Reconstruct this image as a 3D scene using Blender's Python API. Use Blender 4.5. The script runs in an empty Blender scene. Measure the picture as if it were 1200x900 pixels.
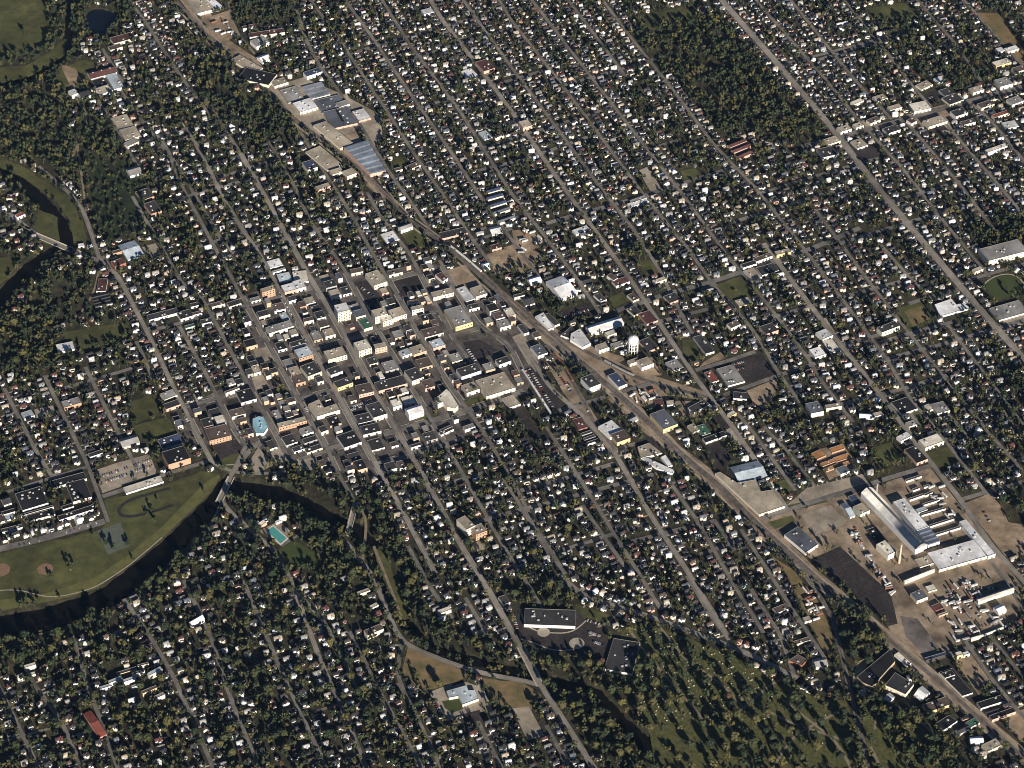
import bpy, bmesh, math, random
import numpy as np
from mathutils import Vector, Matrix

R = math.radians
rng = random.Random(11)
S = bpy.context.scene
COL = S.collection

# ------------------------------------------------------------------ camera, sky, sun, exposure
PITCH = R(41.4); FPX = 3000.0; DIST = 4500.0
cp, sp = math.cos(PITCH), math.sin(PITCH)
CAM = Vector((0, -DIST * cp, DIST * sp))
cd = bpy.data.cameras.new('camera'); cam = bpy.data.objects.new('camera', cd); COL.objects.link(cam)
cam.location = CAM; cam.rotation_euler = (math.pi / 2 - PITCH, 0, 0)
cd.sensor_width = 36; cd.lens = FPX / 1200 * 36; cd.clip_start = 20; cd.clip_end = 40000
S.camera = cam

SUN_EL = R(18); SUN_AZ = (0.36, -0.933)          # ground direction towards the sun
W = bpy.data.worlds.new('World'); S.world = W; W.use_nodes = True
nt = W.node_tree; bg = nt.nodes['Background']
sky = nt.nodes.new('ShaderNodeTexSky'); sky.sky_type = 'NISHITA'; sky.sun_disc = False
sky.sun_elevation = SUN_EL; sky.sun_rotation = math.atan2(SUN_AZ[0], SUN_AZ[1])
sky.altitude = 3000; sky.air_density = 0.6; sky.dust_density = 0.2; sky.ozone_density = 2.5
nt.links.new(sky.outputs[0], bg.inputs[0]); bg.inputs[1].default_value = 0.05
sd = bpy.data.lights.new('sun', 'SUN'); sun = bpy.data.objects.new('sun', sd); COL.objects.link(sun)
sd.energy = 5.0; sd.angle = R(0.5); sd.color = (1.0, 0.90, 0.76)
sv = Vector((SUN_AZ[0] * math.cos(SUN_EL), SUN_AZ[1] * math.cos(SUN_EL), math.sin(SUN_EL)))
sun.rotation_euler = sv.to_track_quat('Z', 'Y').to_euler(); sun.location = (0, 0, 3000)
S.view_settings.view_transform = 'Standard'; S.view_settings.look = 'None'
S.view_settings.exposure = 0.76; S.view_settings.gamma = 1
S.cycles.max_bounces = 3; S.cycles.diffuse_bounces = 1; S.cycles.glossy_bounces = 2
S.cycles.use_adaptive_sampling = True
S.cycles.volume_bounces = 0
S.cycles.pixel_filter_type = 'BLACKMAN_HARRIS'; S.cycles.filter_width = 1.0

# ------------------------------------------------------------------ photo survey point -> place on the ground
def g(px, py, z=0.0):
    a, b = (px - 600) / FPX, (450 - py) / FPX
    d = Vector((a, cp + b * sp, -sp + b * cp))
    t = (z - CAM.z) / d.z
    return Vector((CAM.x + d.x * t, CAM.y + d.y * t))
def proj(p, z=0.0):
    q = Vector((p[0], p[1], z)) - CAM
    zc = q.y * cp - q.z * sp
    return 600 + FPX * q.x / zc, 450 - FPX * (q.y * sp + q.z * cp) / zc
def pxm(p):                                        # metres of height per picture point
    return 1.0 / (proj(p, 0)[1] - proj(p, 1)[1])

# ------------------------------------------------------------------ materials
MATS = {}
def mat(name, col, col2=None, scale=0.15, rough=0.9, detail=6, lo=0.35, hi=0.65, scale2=None, bump=0, metallic=0, spec=0.3):
    if name in MATS: return MATS[name]
    m = bpy.data.materials.new(name); m.use_nodes = True; n = m.node_tree
    b = n.nodes['Principled BSDF']; b.inputs['Roughness'].default_value = rough
    b.inputs['Specular IOR Level'].default_value = spec; b.inputs['Metallic'].default_value = metallic
    if col2 is None: col2 = tuple(c * 0.72 for c in col)
    tc = n.nodes.new('ShaderNodeTexCoord'); no = n.nodes.new('ShaderNodeTexNoise')
    geo = n.nodes.new('ShaderNodeNewGeometry')
    no.inputs['Scale'].default_value = scale; no.inputs['Detail'].default_value = detail
    no.inputs['Roughness'].default_value = 0.65
    n.links.new(geo.outputs['Position'], no.inputs['Vector'])
    r = n.nodes.new('ShaderNodeValToRGB')
    r.color_ramp.elements[0].position = lo; r.color_ramp.elements[1].position = hi
    r.color_ramp.elements[0].color = (*col2, 1); r.color_ramp.elements[1].color = (*col, 1)
    n.links.new(no.outputs['Fac'], r.inputs[0]); out = r.outputs[0]
    if scale2:                                      # broad second pattern: worn and fresh areas
        n2 = n.nodes.new('ShaderNodeTexNoise'); n2.inputs['Scale'].default_value = scale2; n2.inputs['Detail'].default_value = 4
        n.links.new(geo.outputs['Position'], n2.inputs['Vector'])
        mr = n.nodes.new('ShaderNodeMapRange'); mr.inputs[1].default_value = 0.3; mr.inputs[2].default_value = 0.7
        mr.inputs[3].default_value = 0.6; mr.inputs[4].default_value = 1.35
        n.links.new(n2.outputs['Fac'], mr.inputs[0])
        mx = n.nodes.new('ShaderNodeMix'); mx.data_type = 'RGBA'; mx.blend_type = 'MULTIPLY'; mx.inputs[0].default_value = 1
        n.links.new(out, mx.inputs[6]); n.links.new(mr.outputs[0], mx.inputs[7]); out = mx.outputs[2]
    n.links.new(out, b.inputs['Base Color'])
    if bump:
        bp = n.nodes.new('ShaderNodeBump'); bp.inputs['Strength'].default_value = bump; bp.inputs['Distance'].default_value = 0.5
        n.links.new(no.outputs['Fac'], bp.inputs['Height']); n.links.new(bp.outputs[0], b.inputs['Normal'])
    MATS[name] = m; return m

WALL = dict(w=('white', (.84, .83, .80)), c=('cream', (.76, .70, .57)), t=('tan', (.50, .40, .28)), o=('orange brick', (.47, .31, .21)),
            b=('brick red', (.34, .15, .10)), p=('pink', (.62, .42, .34)), g=('grey', (.38, .38, .38)), y=('yellow', (.66, .52, .29)),
            m=('maroon', (.22, .08, .07)), k=('dark', (.07, .065, .06)), n=('pale green', (.55, .64, .54)), l=('pale blue', (.55, .63, .70)))
ROOF = dict(k=('black', (.018, .018, .02)), d=('dark grey', (.05, .05, .052)), s=('slate grey', (.13, .145, .175)), g=('grey', (.31, .305, .295)),
            t=('tan', (.46, .40, .31)), w=('white', (.80, .81, .82)), l=('pale blue', (.50, .58, .64)), m=('maroon', (.11, .05, .045)),
            r=('red', (.27, .08, .06)), o=('orange', (.52, .25, .10)), n=('brown', (.12, .09, .075)), c=('cream', (.78, .73, .62)),
            e=('green', (.06, .17, .12)), u=('dark blue', (.05, .07, .13)), a=('sky blue', (.34, .62, .76)), h=('silver', (.66, .65, .62)))
def wm(k):
    n, c = WALL[k]; return mat('wall ' + n, c, tuple(x * .82 for x in c), scale=0.35, rough=0.85)
def rm(k):
    n, c = ROOF[k]; return mat('roof ' + n, c, tuple(x * .70 for x in c), scale=0.12, rough=0.8, scale2=0.02)

# ------------------------------------------------------------------ mesh helpers
class MB:
    def __init__(s): s.v = []; s.f = []; s.m = []
    def add(s, vs, fs, mi=0):
        o = len(s.v); s.v += [tuple(v) for v in vs]; s.f += [tuple(i + o for i in f) for f in fs]; s.m += [mi] * len(fs)
    def prism(s, pts, z0, z1, mi=0, top=True, bottom=False):
        n = len(pts)
        vs = [(p[0], p[1], z0) for p in pts] + [(p[0], p[1], z1) for p in pts]
        fs = [(i, (i + 1) % n, n + (i + 1) % n, n + i) for i in range(n)]
        if top: fs.append(tuple(range(n, 2 * n)))
        if bottom: fs.append(tuple(reversed(range(n))))
        s.add(vs, fs, mi)
    def box(s, c, ax, hw, hd, z0, z1, mi=0, bottom=False):          # centre, unit axis, half sizes
        ax = Vector(ax[:2]).normalized(); ay = Vector((-ax.y, ax.x)); c = Vector(c[:2])
        s.prism([c - ax * hw - ay * hd, c + ax * hw - ay * hd, c + ax * hw + ay * hd, c - ax * hw + ay * hd], z0, z1, mi, True, bottom)
    def tube(s, p0, p1, r0, r1=None, n=8, mi=0):
        p0, p1 = Vector(p0), Vector(p1); r1 = r0 if r1 is None else r1
        d = (p1 - p0).normalized(); a = d.orthogonal().normalized(); b = d.cross(a)
        vs = []
        for p, r in ((p0, r0), (p1, r1)):
            for k in range(n):
                t = 2 * math.pi * k / n; vs.append(p + a * r * math.cos(t) + b * r * math.sin(t))
        s.add(vs, [(k, (k + 1) % n, n + (k + 1) % n, n + k) for k in range(n)] + [tuple(reversed(range(n))), tuple(range(n, 2 * n))], mi)
    def lathe(s, prof, n=24, mi=0, c=(0, 0)):
        vs = []
        for r, z in prof:
            for k in range(n):
                t = 2 * math.pi * k / n; vs.append((c[0] + r * math.cos(t), c[1] + r * math.sin(t), z))
        fs = []
        for i in range(len(prof) - 1):
            for k in range(n):
                fs.append((i * n + k, i * n + (k + 1) % n, (i + 1) * n + (k + 1) % n, (i + 1) * n + k))
        s.add(vs, fs, mi)
    def mesh(s, name, mats, smooth=False):
        me = bpy.data.meshes.new(name); me.from_pydata(s.v, [], s.f)
        for m in (mats if isinstance(mats, (list, tuple)) else [mats]): me.materials.append(m)
        if any(s.m): me.polygons.foreach_set('material_index', s.m)
        if smooth: me.polygons.foreach_set('use_smooth', [True] * len(s.f))
        me.update(); return me
    def build(s, name, mats, parent=None, smooth=False):
        return link(name, s.mesh(name, mats, smooth), parent)
def link(name, me, parent=None, loc=None):
    o = bpy.data.objects.new(name, me); COL.objects.link(o)
    if parent: o.parent = parent
    if loc: o.location = loc
    return o
def empty(name, loc, rz=0):
    o = bpy.data.objects.new(name, None); COL.objects.link(o); o.location = loc; o.rotation_euler = (0, 0, rz); o.empty_display_size = 4
    return o
def tag(o, label, cat, group=None):
    o['label'] = label; o['category'] = cat
    if group: o['group'] = group
    return o
def kind(o, k): o['kind'] = k; return o
def big_mesh(name, V, F, mi, mats):                # arrays straight into a mesh (quads or triangles)
    me = bpy.data.meshes.new(name); nf, k = F.shape
    me.vertices.add(len(V)); me.vertices.foreach_set('co', V.astype(np.float32).ravel())
    me.loops.add(nf * k); me.loops.foreach_set('vertex_index', F.astype(np.int32).ravel())
    me.polygons.add(nf); me.polygons.foreach_set('loop_start', np.arange(0, nf * k, k, dtype=np.int32))
    for m in mats: me.materials.append(m)
    me.polygons.foreach_set('material_index', mi.astype(np.int32))
    me.update(calc_edges=True); me.validate(); return me
def area(p):
    return 0.5 * sum(p[i][0] * p[(i + 1) % len(p)][1] - p[(i + 1) % len(p)][0] * p[i][1] for i in range(len(p)))
def ccw(p): return list(p) if area(p) > 0 else list(reversed(p))
def inset(p, d):                                    # p ccw
    n = len(p); out = []
    for i in range(n):
        a, b, c = Vector(p[i - 1][:2]), Vector(p[i][:2]), Vector(p[(i + 1) % n][:2])
        e1 = (b - a).normalized(); e2 = (c - b).normalized()
        n1 = Vector((-e1.y, e1.x)); n2 = Vector((-e2.y, e2.x)); m = n1 + n2
        k = d / max(0.35, (1 + n1.dot(n2)))
        out.append(b + m * k)
    return out

# ------------------------------------------------------------------ raster of what stands where (3 m cells)
RES = 3.0; X0, X1, Y0, Y1 = -1300, 1300, -1050, 1750
NX, NY = int((X1 - X0) / RES), int((Y1 - Y0) / RES)
gx = X0 + (np.arange(NX) + .5) * RES; gy = Y0 + (np.arange(NY) + .5) * RES
def poly_mask(pts):
    m = np.zeros((NY, NX), bool); pts = [(p[0], p[1]) for p in pts]
    xs = [p[0] for p in pts]; ys = [p[1] for p in pts]
    i0, i1 = max(0, int((min(xs) - X0) / RES)), min(NX, int((max(xs) - X0) / RES) + 2)
    j0, j1 = max(0, int((min(ys) - Y0) / RES)), min(NY, int((max(ys) - Y0) / RES) + 2)
    if i1 <= i0 or j1 <= j0: return m
    x, y = np.meshgrid(gx[i0:i1], gy[j0:j1]); c = np.zeros(x.shape, bool)
    for k in range(len(pts)):
        (xa, ya), (xb, yb) = pts[k], pts[k - 1]
        if ya == yb: continue
        c ^= ((ya > y) != (yb > y)) & (x < (xb - xa) * (y - ya) / (yb - ya) + xa)
    m[j0:j1, i0:i1] = c; return m
def grow(m, n):
    m = m.copy()
    for _ in range(n):
        k = m.copy(); k[1:] |= m[:-1]; k[:-1] |= m[1:]; k[:, 1:] |= m[:, :-1]; k[:, :-1] |= m[:, 1:]; m = k
    return m
def cell(x, y): return int((y - Y0) / RES), int((x - X0) / RES)
def at(m, x, y):
    j, i = cell(x, y)
    return bool(m[j, i]) if 0 <= j < NY and 0 <= i < NX else True
def vec(l): return [g(*p) for p in l]
def in_view(x, y, mx=40, my=40):
    u, v = proj((x, y)); return -mx < u < 1200 + mx and -my < v < 900 + my

M_road = np.zeros((NY, NX), bool); M_lot = M_road.copy(); M_field = M_road.copy(); M_wood = M_road.copy()
M_water = M_road.copy(); M_bld = M_road.copy(); M_house = M_road.copy(); M_town = M_road.copy(); M_cem = M_road.copy(); M_thin = M_road.copy(); M_dense = M_road.copy()
# ------------------------------------------------------------------ survey: streets (points measured in the photograph), width in metres
MAIN = [
 ([(247,540),(268,553),(300,556),(335,553)], 8), ([(271,556),(290,530),(305,517),(312,512)], 11),
 ([(45,195),(80,225),(97,245),(110,282),(117,307),(137,320),(160,365),(173,390),(203,453),(228,503),(248,541)], 9),
 ([(500,-8),(517,22),(552,67),(597,127),(662,222),(735,322),(817,445),(862,505),(897,557),(922,597)], 10),
 ([(840,-8),(847,2),(885,45),(900,62),(975,150),(1025,215),(1080,282),(1125,335),(1170,387),(1210,432)], 15),
 ([(895,285),(932,335),(995,417),(1022,450),(1050,487),(1085,535),(1125,585),(1162,640),(1208,690)], 11),
 ([(220,150),(262,232),(280,263),(300,292),(330,343),(363,403),(398,467),(440,543),(475,605),(510,672)], 10),
 ([(282,180),(327,260),(363,325),(398,382),(443,467),(490,547),(520,602),(545,647),(565,678),(600,741),(632,800),(697,902)], 11),
 ([(612,405),(647,457),(675,480),(717,525),(742,568),(760,600),(807,672),(855,750)], 10),
 ([(655,672),(680,697),(725,712),(760,722),(800,737),(850,755),(885,770),(935,795)], 11),
 ([(405,635),(425,660),(440,680),(460,732),(470,752),(492,763),(517,773),(550,785),(583,793),(617,798),(632,803)], 10),
 ([(288,523),(270,560),(257,588),(275,605),(300,627),(325,648),(345,690),(372,765)], 9),
]
DST = [
 [(52,440),(60,457),(103,545),(127,612)], [(210,382),(245,445),(255,467),(275,505),(288,523)],
 [(237,350),(263,397),(280,430),(295,460),(323,507),(340,542)],
 [(135,95),(150,120),(200,185),(215,222),(268,320),(307,390),(350,468),(382,522),(395,553),(415,587)],
 [(235,107),(262,150),(282,180)], [(315,165),(347,222),(362,257),(402,313),(438,382),(472,435),(508,497),(545,560),(590,640),(612,678)],
 [(345,143),(387,213),(407,243),(427,280),(467,348),(517,437),(568,508),(605,572),(632,625),(662,672)],
 [(430,225),(445,252),(480,297),(515,365),(535,402),(552,425)], [(515,305),(532,337),(563,385),(595,400),(612,436)],
 [(358,-8),(398,47),(420,80),(450,125),(485,180),(517,225),(552,278),(577,312)],
 [(343,-6),(357,43),(373,75),(398,108),(417,138),(455,200),(485,242),(503,268)],
 [(400,-6),(435,42),(472,97),(495,130),(530,180),(557,222),(590,268),(620,308),(645,345)],
 [(443,-8),(480,52),(540,132),(565,172),(600,228),(637,275),(675,325),(703,367)],
 [(537,-8),(597,76),(660,160),(707,225),(740,265),(772,315),(807,385),(830,415)],
 [(863,483),(883,507),(932,575)], [(895,500),(923,530),(955,570)],
 [(580,-8),(600,25),(645,82),(680,128),(720,182),(752,225),(800,285)],
 [(617,-8),(667,57),(735,145),(800,228),(850,297),(893,348),(945,417),(965,450),(1000,495)],
 [(661,-6),(700,45),(735,92)], [(800,283),(835,333),(867,368),(887,393),(912,437),(938,472)],
 [(700,-8),(740,45),(782,97),(837,170),(885,220),(945,295),(1005,375),(1040,422),(1065,465),(1100,507),(1155,577)],
 [(955,245),(985,285),(1012,322),(1065,390),(1110,447),(1150,497),(1205,560)],
 [(1032,287),(1085,347)], [(1110,482),(1137,517)], [(878,-8),(925,45),(975,102),(1005,140),(1060,200),(1112,267),(1160,325)],
 [(982,-10),(1038,60),(1075,107),(1127,167),(1160,205),(1208,262)], [(1062,143),(1100,187),(1132,225),(1165,270)],
 [(1120,-10),(1167,42),(1208,88)], [(1140,122),(1160,140),(1208,198)], [(1110,380),(1160,447),(1208,508)],
 [(920,-8),(960,42),(1000,92),(1045,140)],
 [(682,592),(705,625),(735,668)], [(785,565),(820,615),(855,677),(895,742)], [(837,610),(862,645)], [(868,620),(905,677),(932,720),(967,772)],
 [(805,675),(832,720),(852,747)], [(590,560),(620,610),(655,668)], [(640,500),(680,562),(735,650),(775,715)],
 [(120,57),(147,102)], [(115,117),(150,177),(168,205)], [(145,-8),(170,25),(212,90),(250,140)], [(190,165),(232,235),(262,285)],
 [(155,230),(178,270),(215,335),(237,350)], [(160,400),(180,445)], [(120,300),(150,345)],
 [(-8,790),(2,812),(37,882),(46,905)], [(20,765),(42,805),(72,845),(98,905)], [(85,745),(102,800),(125,865),(140,905)],
 [(145,702),(180,752),(202,790),(222,835),(252,905)], [(215,680),(245,740),(268,812),(305,905)], [(285,680),(330,787),(350,830),(385,905)],
 [(372,765),(397,822),(432,905)], [(410,740),(450,820),(475,865),(497,905)], [(466,800),(478,818),(500,865),(520,905)],
 [(470,755),(465,795),(478,818)], [(345,690),(385,735),(410,790),(430,830)], [(560,845),(590,905)], [(640,850),(670,905)],
 [(5,455),(40,525),(62,560)], [(100,430),(135,500),(160,548)], [(880,690),(915,745),(930,790)],
 [(1160,655),(1208,725)], [(1120,735),(1165,800),(1208,850)], [(1160,745),(1208,805)], [(1172,477),(1205,520)], [(1050,462),(1078,500)],
 [(545,700),(572,745)], [(478,640),(505,690),(530,725)], [(590,640),(640,720)], [(1075,0),(1120,52),(1150,95)],
]
CST = [
 ([(640,262),(720,240),(800,215),(860,196)],10), ([(560,200),(620,185),(690,160)],9), ([(860,260),(940,235),(1020,212)],9), ([(985,285),(1060,262),(1130,240)],9), ([(740,385),(800,370),(830,362)],9), ([(905,372),(980,350),(1055,330)],9), ([(945,418),(1000,400),(1040,390)],9), ([(960,480),(1050,458),(1110,440)],9), ([(1040,420),(1110,402),(1200,375)],9), ([(640,590),(700,574),(770,555)],9), ([(720,640),(790,622),(840,610)],9), ([(530,620),(600,600),(660,585)],9), ([(660,100),(740,78),(790,62)],9), ([(480,130),(560,105),(640,82)],9), ([(420,60),(480,42),(560,20)],9), ([(250,210),(330,185)],9), ([(230,290),(300,268)],9), ([(960,70),(1040,45)],9),
 ([(-8,645),(37,635),(123,611)],14), ([(120,582),(150,572),(190,557),(246,540)],9), ([(7,577),(55,562),(103,547)],8), ([(172,388),(200,382),(248,368),(287,358),(330,347),(365,337)],9),
 ([(340,418),(395,402),(440,387),(480,374),(515,363)],9), ([(532,392),(563,384)],9), ([(395,361),(420,354)],8), ([(455,328),(492,319)],8),
 ([(382,527),(425,515),(465,505),(510,492),(583,470),(615,459)],13), ([(655,481),(687,472),(737,457),(762,449)],9), ([(350,538),(382,529)],8), ([(442,543),(466,537),(500,527),(540,515)],8),
 ([(350,468),(397,455)],9), ([(218,477),(257,466),(297,457)],8), ([(720,365),(780,345),(835,330),(868,319),(907,307),(945,294),(1008,267)],12),
 ([(815,434),(850,424),(885,412)],9), ([(848,463),(885,450),(915,439),(962,424)],9), ([(893,608),(922,598),(963,585),(1013,570),(1035,562),(1090,546)],10),
 ([(940,172),(1015,152),(1075,136),(1135,119),(1205,100)],14), ([(1135,328),(1160,321),(1208,307)],9), ([(1065,356),(1083,350),(1125,338)],9), ([(1030,402),(1065,391),(1117,377)],9),
 ([(1125,586),(1155,577),(1205,563)],9), ([(640,262),(672,252),(717,240)],9), ([(690,537),(718,527),(745,520)],9), ([(1080,777),(1115,766),(1142,757)],9),
 ([(259,590),(254,603),(238,634)],5), ([(330,640),(350,627)],5), ([(760,175),(798,163)],8), ([(553,283),(600,268)],8), ([(820,340),(840,333)],8),
 ([(610,575),(665,560),(720,543)],9), ([(470,585),(520,568),(570,553)],8), ([(640,650),(700,632),(760,612)],8), ([(150,170),(200,155),(262,140)],8), ([(200,235),(262,218),(330,200)],8),
 ([(262,300),(330,280),(395,262),(440,250)],8), ([(480,70),(540,50),(610,30)],8), ([(560,175),(640,150),(705,130)],8), ([(620,250),(560,270)],8), ([(880,230),(960,205),(1030,185)],8),
 ([(900,80),(985,58),(1060,38)],8), ([(1030,240),(1100,220),(1200,190)],8), ([(950,520),(1010,500)],8), ([(820,650),(870,632)],8), ([(75,455),(160,430)],8), ([(0,870),(90,845)],5), ([(180,850),(300,815)],5), ([(350,840),(440,812)],5),
]
HW_EXTRA = [[(117,307),(113,335),(100,362),(88,372)], [(267,-8),(270,15),(273,33),(300,65)], [(215,30),(240,55),(262,68)],
 [(420,588),(430,610),(425,660)], [(438,640),(452,675),(470,722)], [(722,712),(721,728),(700,735)], [(735,735),(760,770),(800,815),(830,850)], [(768,728),(800,770),(850,805),(880,840),(915,870)],
 [(905,900),(930,862),(990,830)], [(870,815),(920,845),(990,868)], [(865,835),(905,800),(930,790)], [(917,820),(945,842),(980,868),(1000,905)], [(1015,842),(1030,830),(1025,855)], [(1020,875),(1035,905)],
 [(1045,850),(1062,853)], [(1000,800),(1020,810),(1070,838),(1110,875),(1145,905)], [(35,340),(25,372)],[(80,100),(105,140),(82,190)],[(90,165),(97,215),(100,240)]]
RAIL = [
 [(196,-10),(210,5),(263,63),(315,107),(340,135),(383,168),(433,207),(472,252),(500,272),(542,305),(573,333),(600,358),(628,383),(675,422),(717,457),(750,487),(798,534),(842,570),(882,612),(913,640),(960,683),(1000,712),(1042,750),(1080,782),(1120,817),(1162,855),(1210,897)],
 [(628,379),(645,388),(670,403),(707,423),(738,440),(763,448),(800,459),(830,466)],
 [(640,404),(662,432),(684,470),(694,492),(712,515),(722,528)],
 [(500,268),(545,303),(577,331),(604,355),(640,386),(683,424),(722,458),(756,488),(802,534),(846,570),(886,611),(917,639),(963,682)],
 [(938,668),(955,690),(975,722),(987,770),(997,815),(1010,862),(1018,905)],
]
# ------------------------------------------------------------------ survey: areas
FIELD = dict(
 meadow=[[(-10,-10),(53,-10),(55,5),(58,45),(48,58),(20,66),(-10,68)], [(-10,80),(30,77),(60,60),(76,45),(76,64),(60,76),(30,92),(-10,100)], [(62,95),(75,78),(100,70),(115,75),(108,90),(90,105),(80,108)],
   [(-10,178),(30,197),(60,217),(82,232),(98,262),(106,290),(95,296),(86,285),(80,255),(62,232),(30,210),(-10,192)], [(45,245),(68,255),(70,285),(55,288),(40,272)], [(-10,305),(20,298),(30,300),(10,325),(-10,345)],
   [(72,390),(145,378),(150,392),(140,402),(100,408),(80,405)], [(150,471),(175,463),(192,486),(160,496)], [(154,500),(197,489),(209,510),(185,517),(165,512)],
   [(-10,652),(20,643),(115,622),(127,612),(122,586),(148,581),(196,568),(235,552),(258,557),(245,578),(190,630),(150,662),(115,689),(80,700),(-10,718)],
   [(838,334),(868,324),(885,345),(862,356)], [(800,398),(812,398),(827,417),(812,424),(800,412)], [(1020,525),(1045,518),(1057,540),(1035,548)], [(1085,532),(1112,523),(1122,541),(1100,548)],
   [(742,20),(800,8),(818,18),(806,34),(762,36)], [(797,200),(815,197),(823,207),(803,213)], [(749,307),(762,304),(774,320),(756,323)], [(712,350),(730,342),(738,352),(720,361)],
   [(436,642),(449,645),(460,672),(480,725),(471,727),(452,690)], [(675,708),(718,722),(716,731),(690,728),(672,718)], [(518,822),(537,818),(543,831),(525,837)],
   [(1050,362),(1080,352),(1094,374),(1067,389)], [(908,566),(925,560),(932,572),(918,580)], [(900,612),(928,604),(933,612),(908,620)], [(905,592),(960,578),(970,588),(935,597)], [(1025,100),(1010,110),(1015,100)],
   [(1008,12),(1060,3),(1075,20),(1030,24)], [(820,345),(835,340)], [(295,115),(300,130),(272,100)], [(280,115),(308,110),(300,122),(285,122)], [(463,185),(470,183),(478,195),(458,198)], [(468,270),(490,265),(500,290),(480,290)],
   [(1060,480),(1075,475),(1085,492),(1078,502)], [(249,545),(262,535),(284,529),(282,546),(268,555)], [(500,690),(515,690)], [(480,490),(498,478),(515,490),(505,495)], [(542,470),(568,462),(570,470),(550,478)], [(322,455),(330,450),(340,460),(325,462)]],
 dark_field=[[(105,186),(160,190),(172,215),(165,262),(150,275),(125,280),(112,255),(104,220)]],
 dry_field=[[(478,758),(505,770),(545,786),(556,792),(500,809),(482,800),(472,788)], [(565,795),(612,800),(634,815),(620,836),(586,826),(573,816)], [(930,690),(952,690),(975,740),(975,770),(965,765)], [(1060,365),(1080,358),(1090,373),(1070,383)], [(1140,15),(1170,15),(1200,60),(1200,80),(1165,40)], [(905,652),(930,668),(948,692),(935,695)]],
 sports_turf=[[(1152,333),(1160,327),(1186,320),(1192,323),(1198,333),(1198,342),(1168,353)], [(325,645),(345,633),(372,650),(375,662),(350,668),(332,660)]],
 cemetery_lawn=[[(728,738),(760,729),(800,747),(860,768),(905,795),(960,818),(992,822),(1008,868),(1015,910),(770,910),(762,862),(738,808),(730,765)], [(1003,822),(1030,828),(1070,845),(1110,872),(1130,910),(1022,910)]],
)
WOOD = [
 [(738,38),(765,32),(818,22),(850,24),(900,88),(968,150),(958,166),(905,163),(880,152),(846,158),(805,104),(772,76)],
 [(-10,110),(30,98),(65,86),(72,110),(80,155),(100,205),(70,212),(40,192),(-10,165)], [(98,130),(130,150),(140,180),(105,185),(85,170)],
 [(233,68),(258,66),(273,100),(272,135),(250,128),(232,105)], [(-10,70),(20,67),(48,59),(58,45),(54,-10),(62,-10),(64,40),(52,62),(24,76),(-10,80)],
 [(75,-10),(100,-10),(104,15),(100,40),(85,60),(78,60),(78,20)], [(140,-10),(160,10),(150,25),(138,22),(138,5)],
 [(-10,375),(20,378),(60,392),(78,402),(85,412),(60,425),(60,445),(20,440),(-10,440)], [(95,312),(104,330),(96,352),(84,372),(50,388),(22,372),(35,340),(62,318)],
 [(-10,755),(60,742),(110,720),(112,735),(80,748),(50,770),(-10,800)],
 [(268,572),(300,590),(330,600),(360,612),(395,632),(420,640),(440,685),(425,690),(400,660),(375,640),(355,610),(330,605),(290,605),(262,590)],
 [(320,575),(350,560),(390,565),(412,590),(400,610),(380,600),(350,582)], [(420,590),(450,590),(468,630),(490,680),(500,720),(520,745),(570,760),(600,770),(612,780),(580,778),(520,762),(490,735),(455,640)],
 [(560,680),(600,680),(660,690),(676,705),(670,715),(612,712),(590,708)], [(606,755),(630,750),(660,768),(700,780),(735,800),(765,862),(772,910),(720,905),(690,870),(650,820),(625,785)],
 [(972,690),(985,698),(1015,715),(1040,755),(1030,770),(1010,785),(990,780),(982,730)], [(988,820),(996,812),(1012,870),(1020,910),(1010,910)], [(1165,588),(1210,565),(1210,612),(1182,612),(1170,600)],
 [(1140,270),(1175,250),(1210,255),(1210,285),(1165,300),(1150,295)], [(1125,60),(1150,55),(1160,80),(1150,92),(1120,100),(1105,85)], [(275,-10),(350,-10),(352,25),(300,30),(285,25)],
 [(310,660),(330,655),(345,690),(320,690)], [(655,418),(690,430),(690,450),(668,445)], [(720,300),(760,285),(775,300),(750,305)], [(860,545),(900,570)], [(1000,830),(1040,800),(1075,830),(1120,870),(1150,910),(1100,910)],
 [(270,115),(300,120),(318,112),(345,142),(360,165),(340,170),(300,150)],
]
WATER = dict(
 river=[[(-10,722),(40,715),(80,703),(115,692),(150,666),(190,634),(245,581),(260,560),(275,562),(330,570),(365,585),(400,606),(420,612),(440,632),(462,682),(484,730),(508,755),(560,770),(612,783),(650,793),(702,806),(736,842),(785,884),(806,912),(788,912),(764,890),(726,850),(692,814),(642,800),(600,789),(546,776),(500,761),(478,735),(455,688),(433,644),(408,622),(370,606),(335,588),(300,583),(272,580),(260,593),(219,638),(179,676),(133,709),(92,727),(41,743),(-10,754)],
  [(-10,188),(20,203),(42,218),(62,238),(78,258),(88,280),(84,292),(62,300),(40,318),(22,338),(8,358),(-10,380),(-10,350),(8,330),(30,308),(55,292),(70,284),(66,266),(52,250),(34,230),(12,214),(-10,205)],
  [(78,-10),(86,-10),(84,40),(84,62),(72,76),(35,94),(-10,108),(-10,100),(30,88),(64,72),(76,58)]],
 pond=[[(101,18),(104,12),(116,9),(128,12),(137,16),(136,27),(130,32),(124,42),(112,44),(104,36)]])
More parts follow.
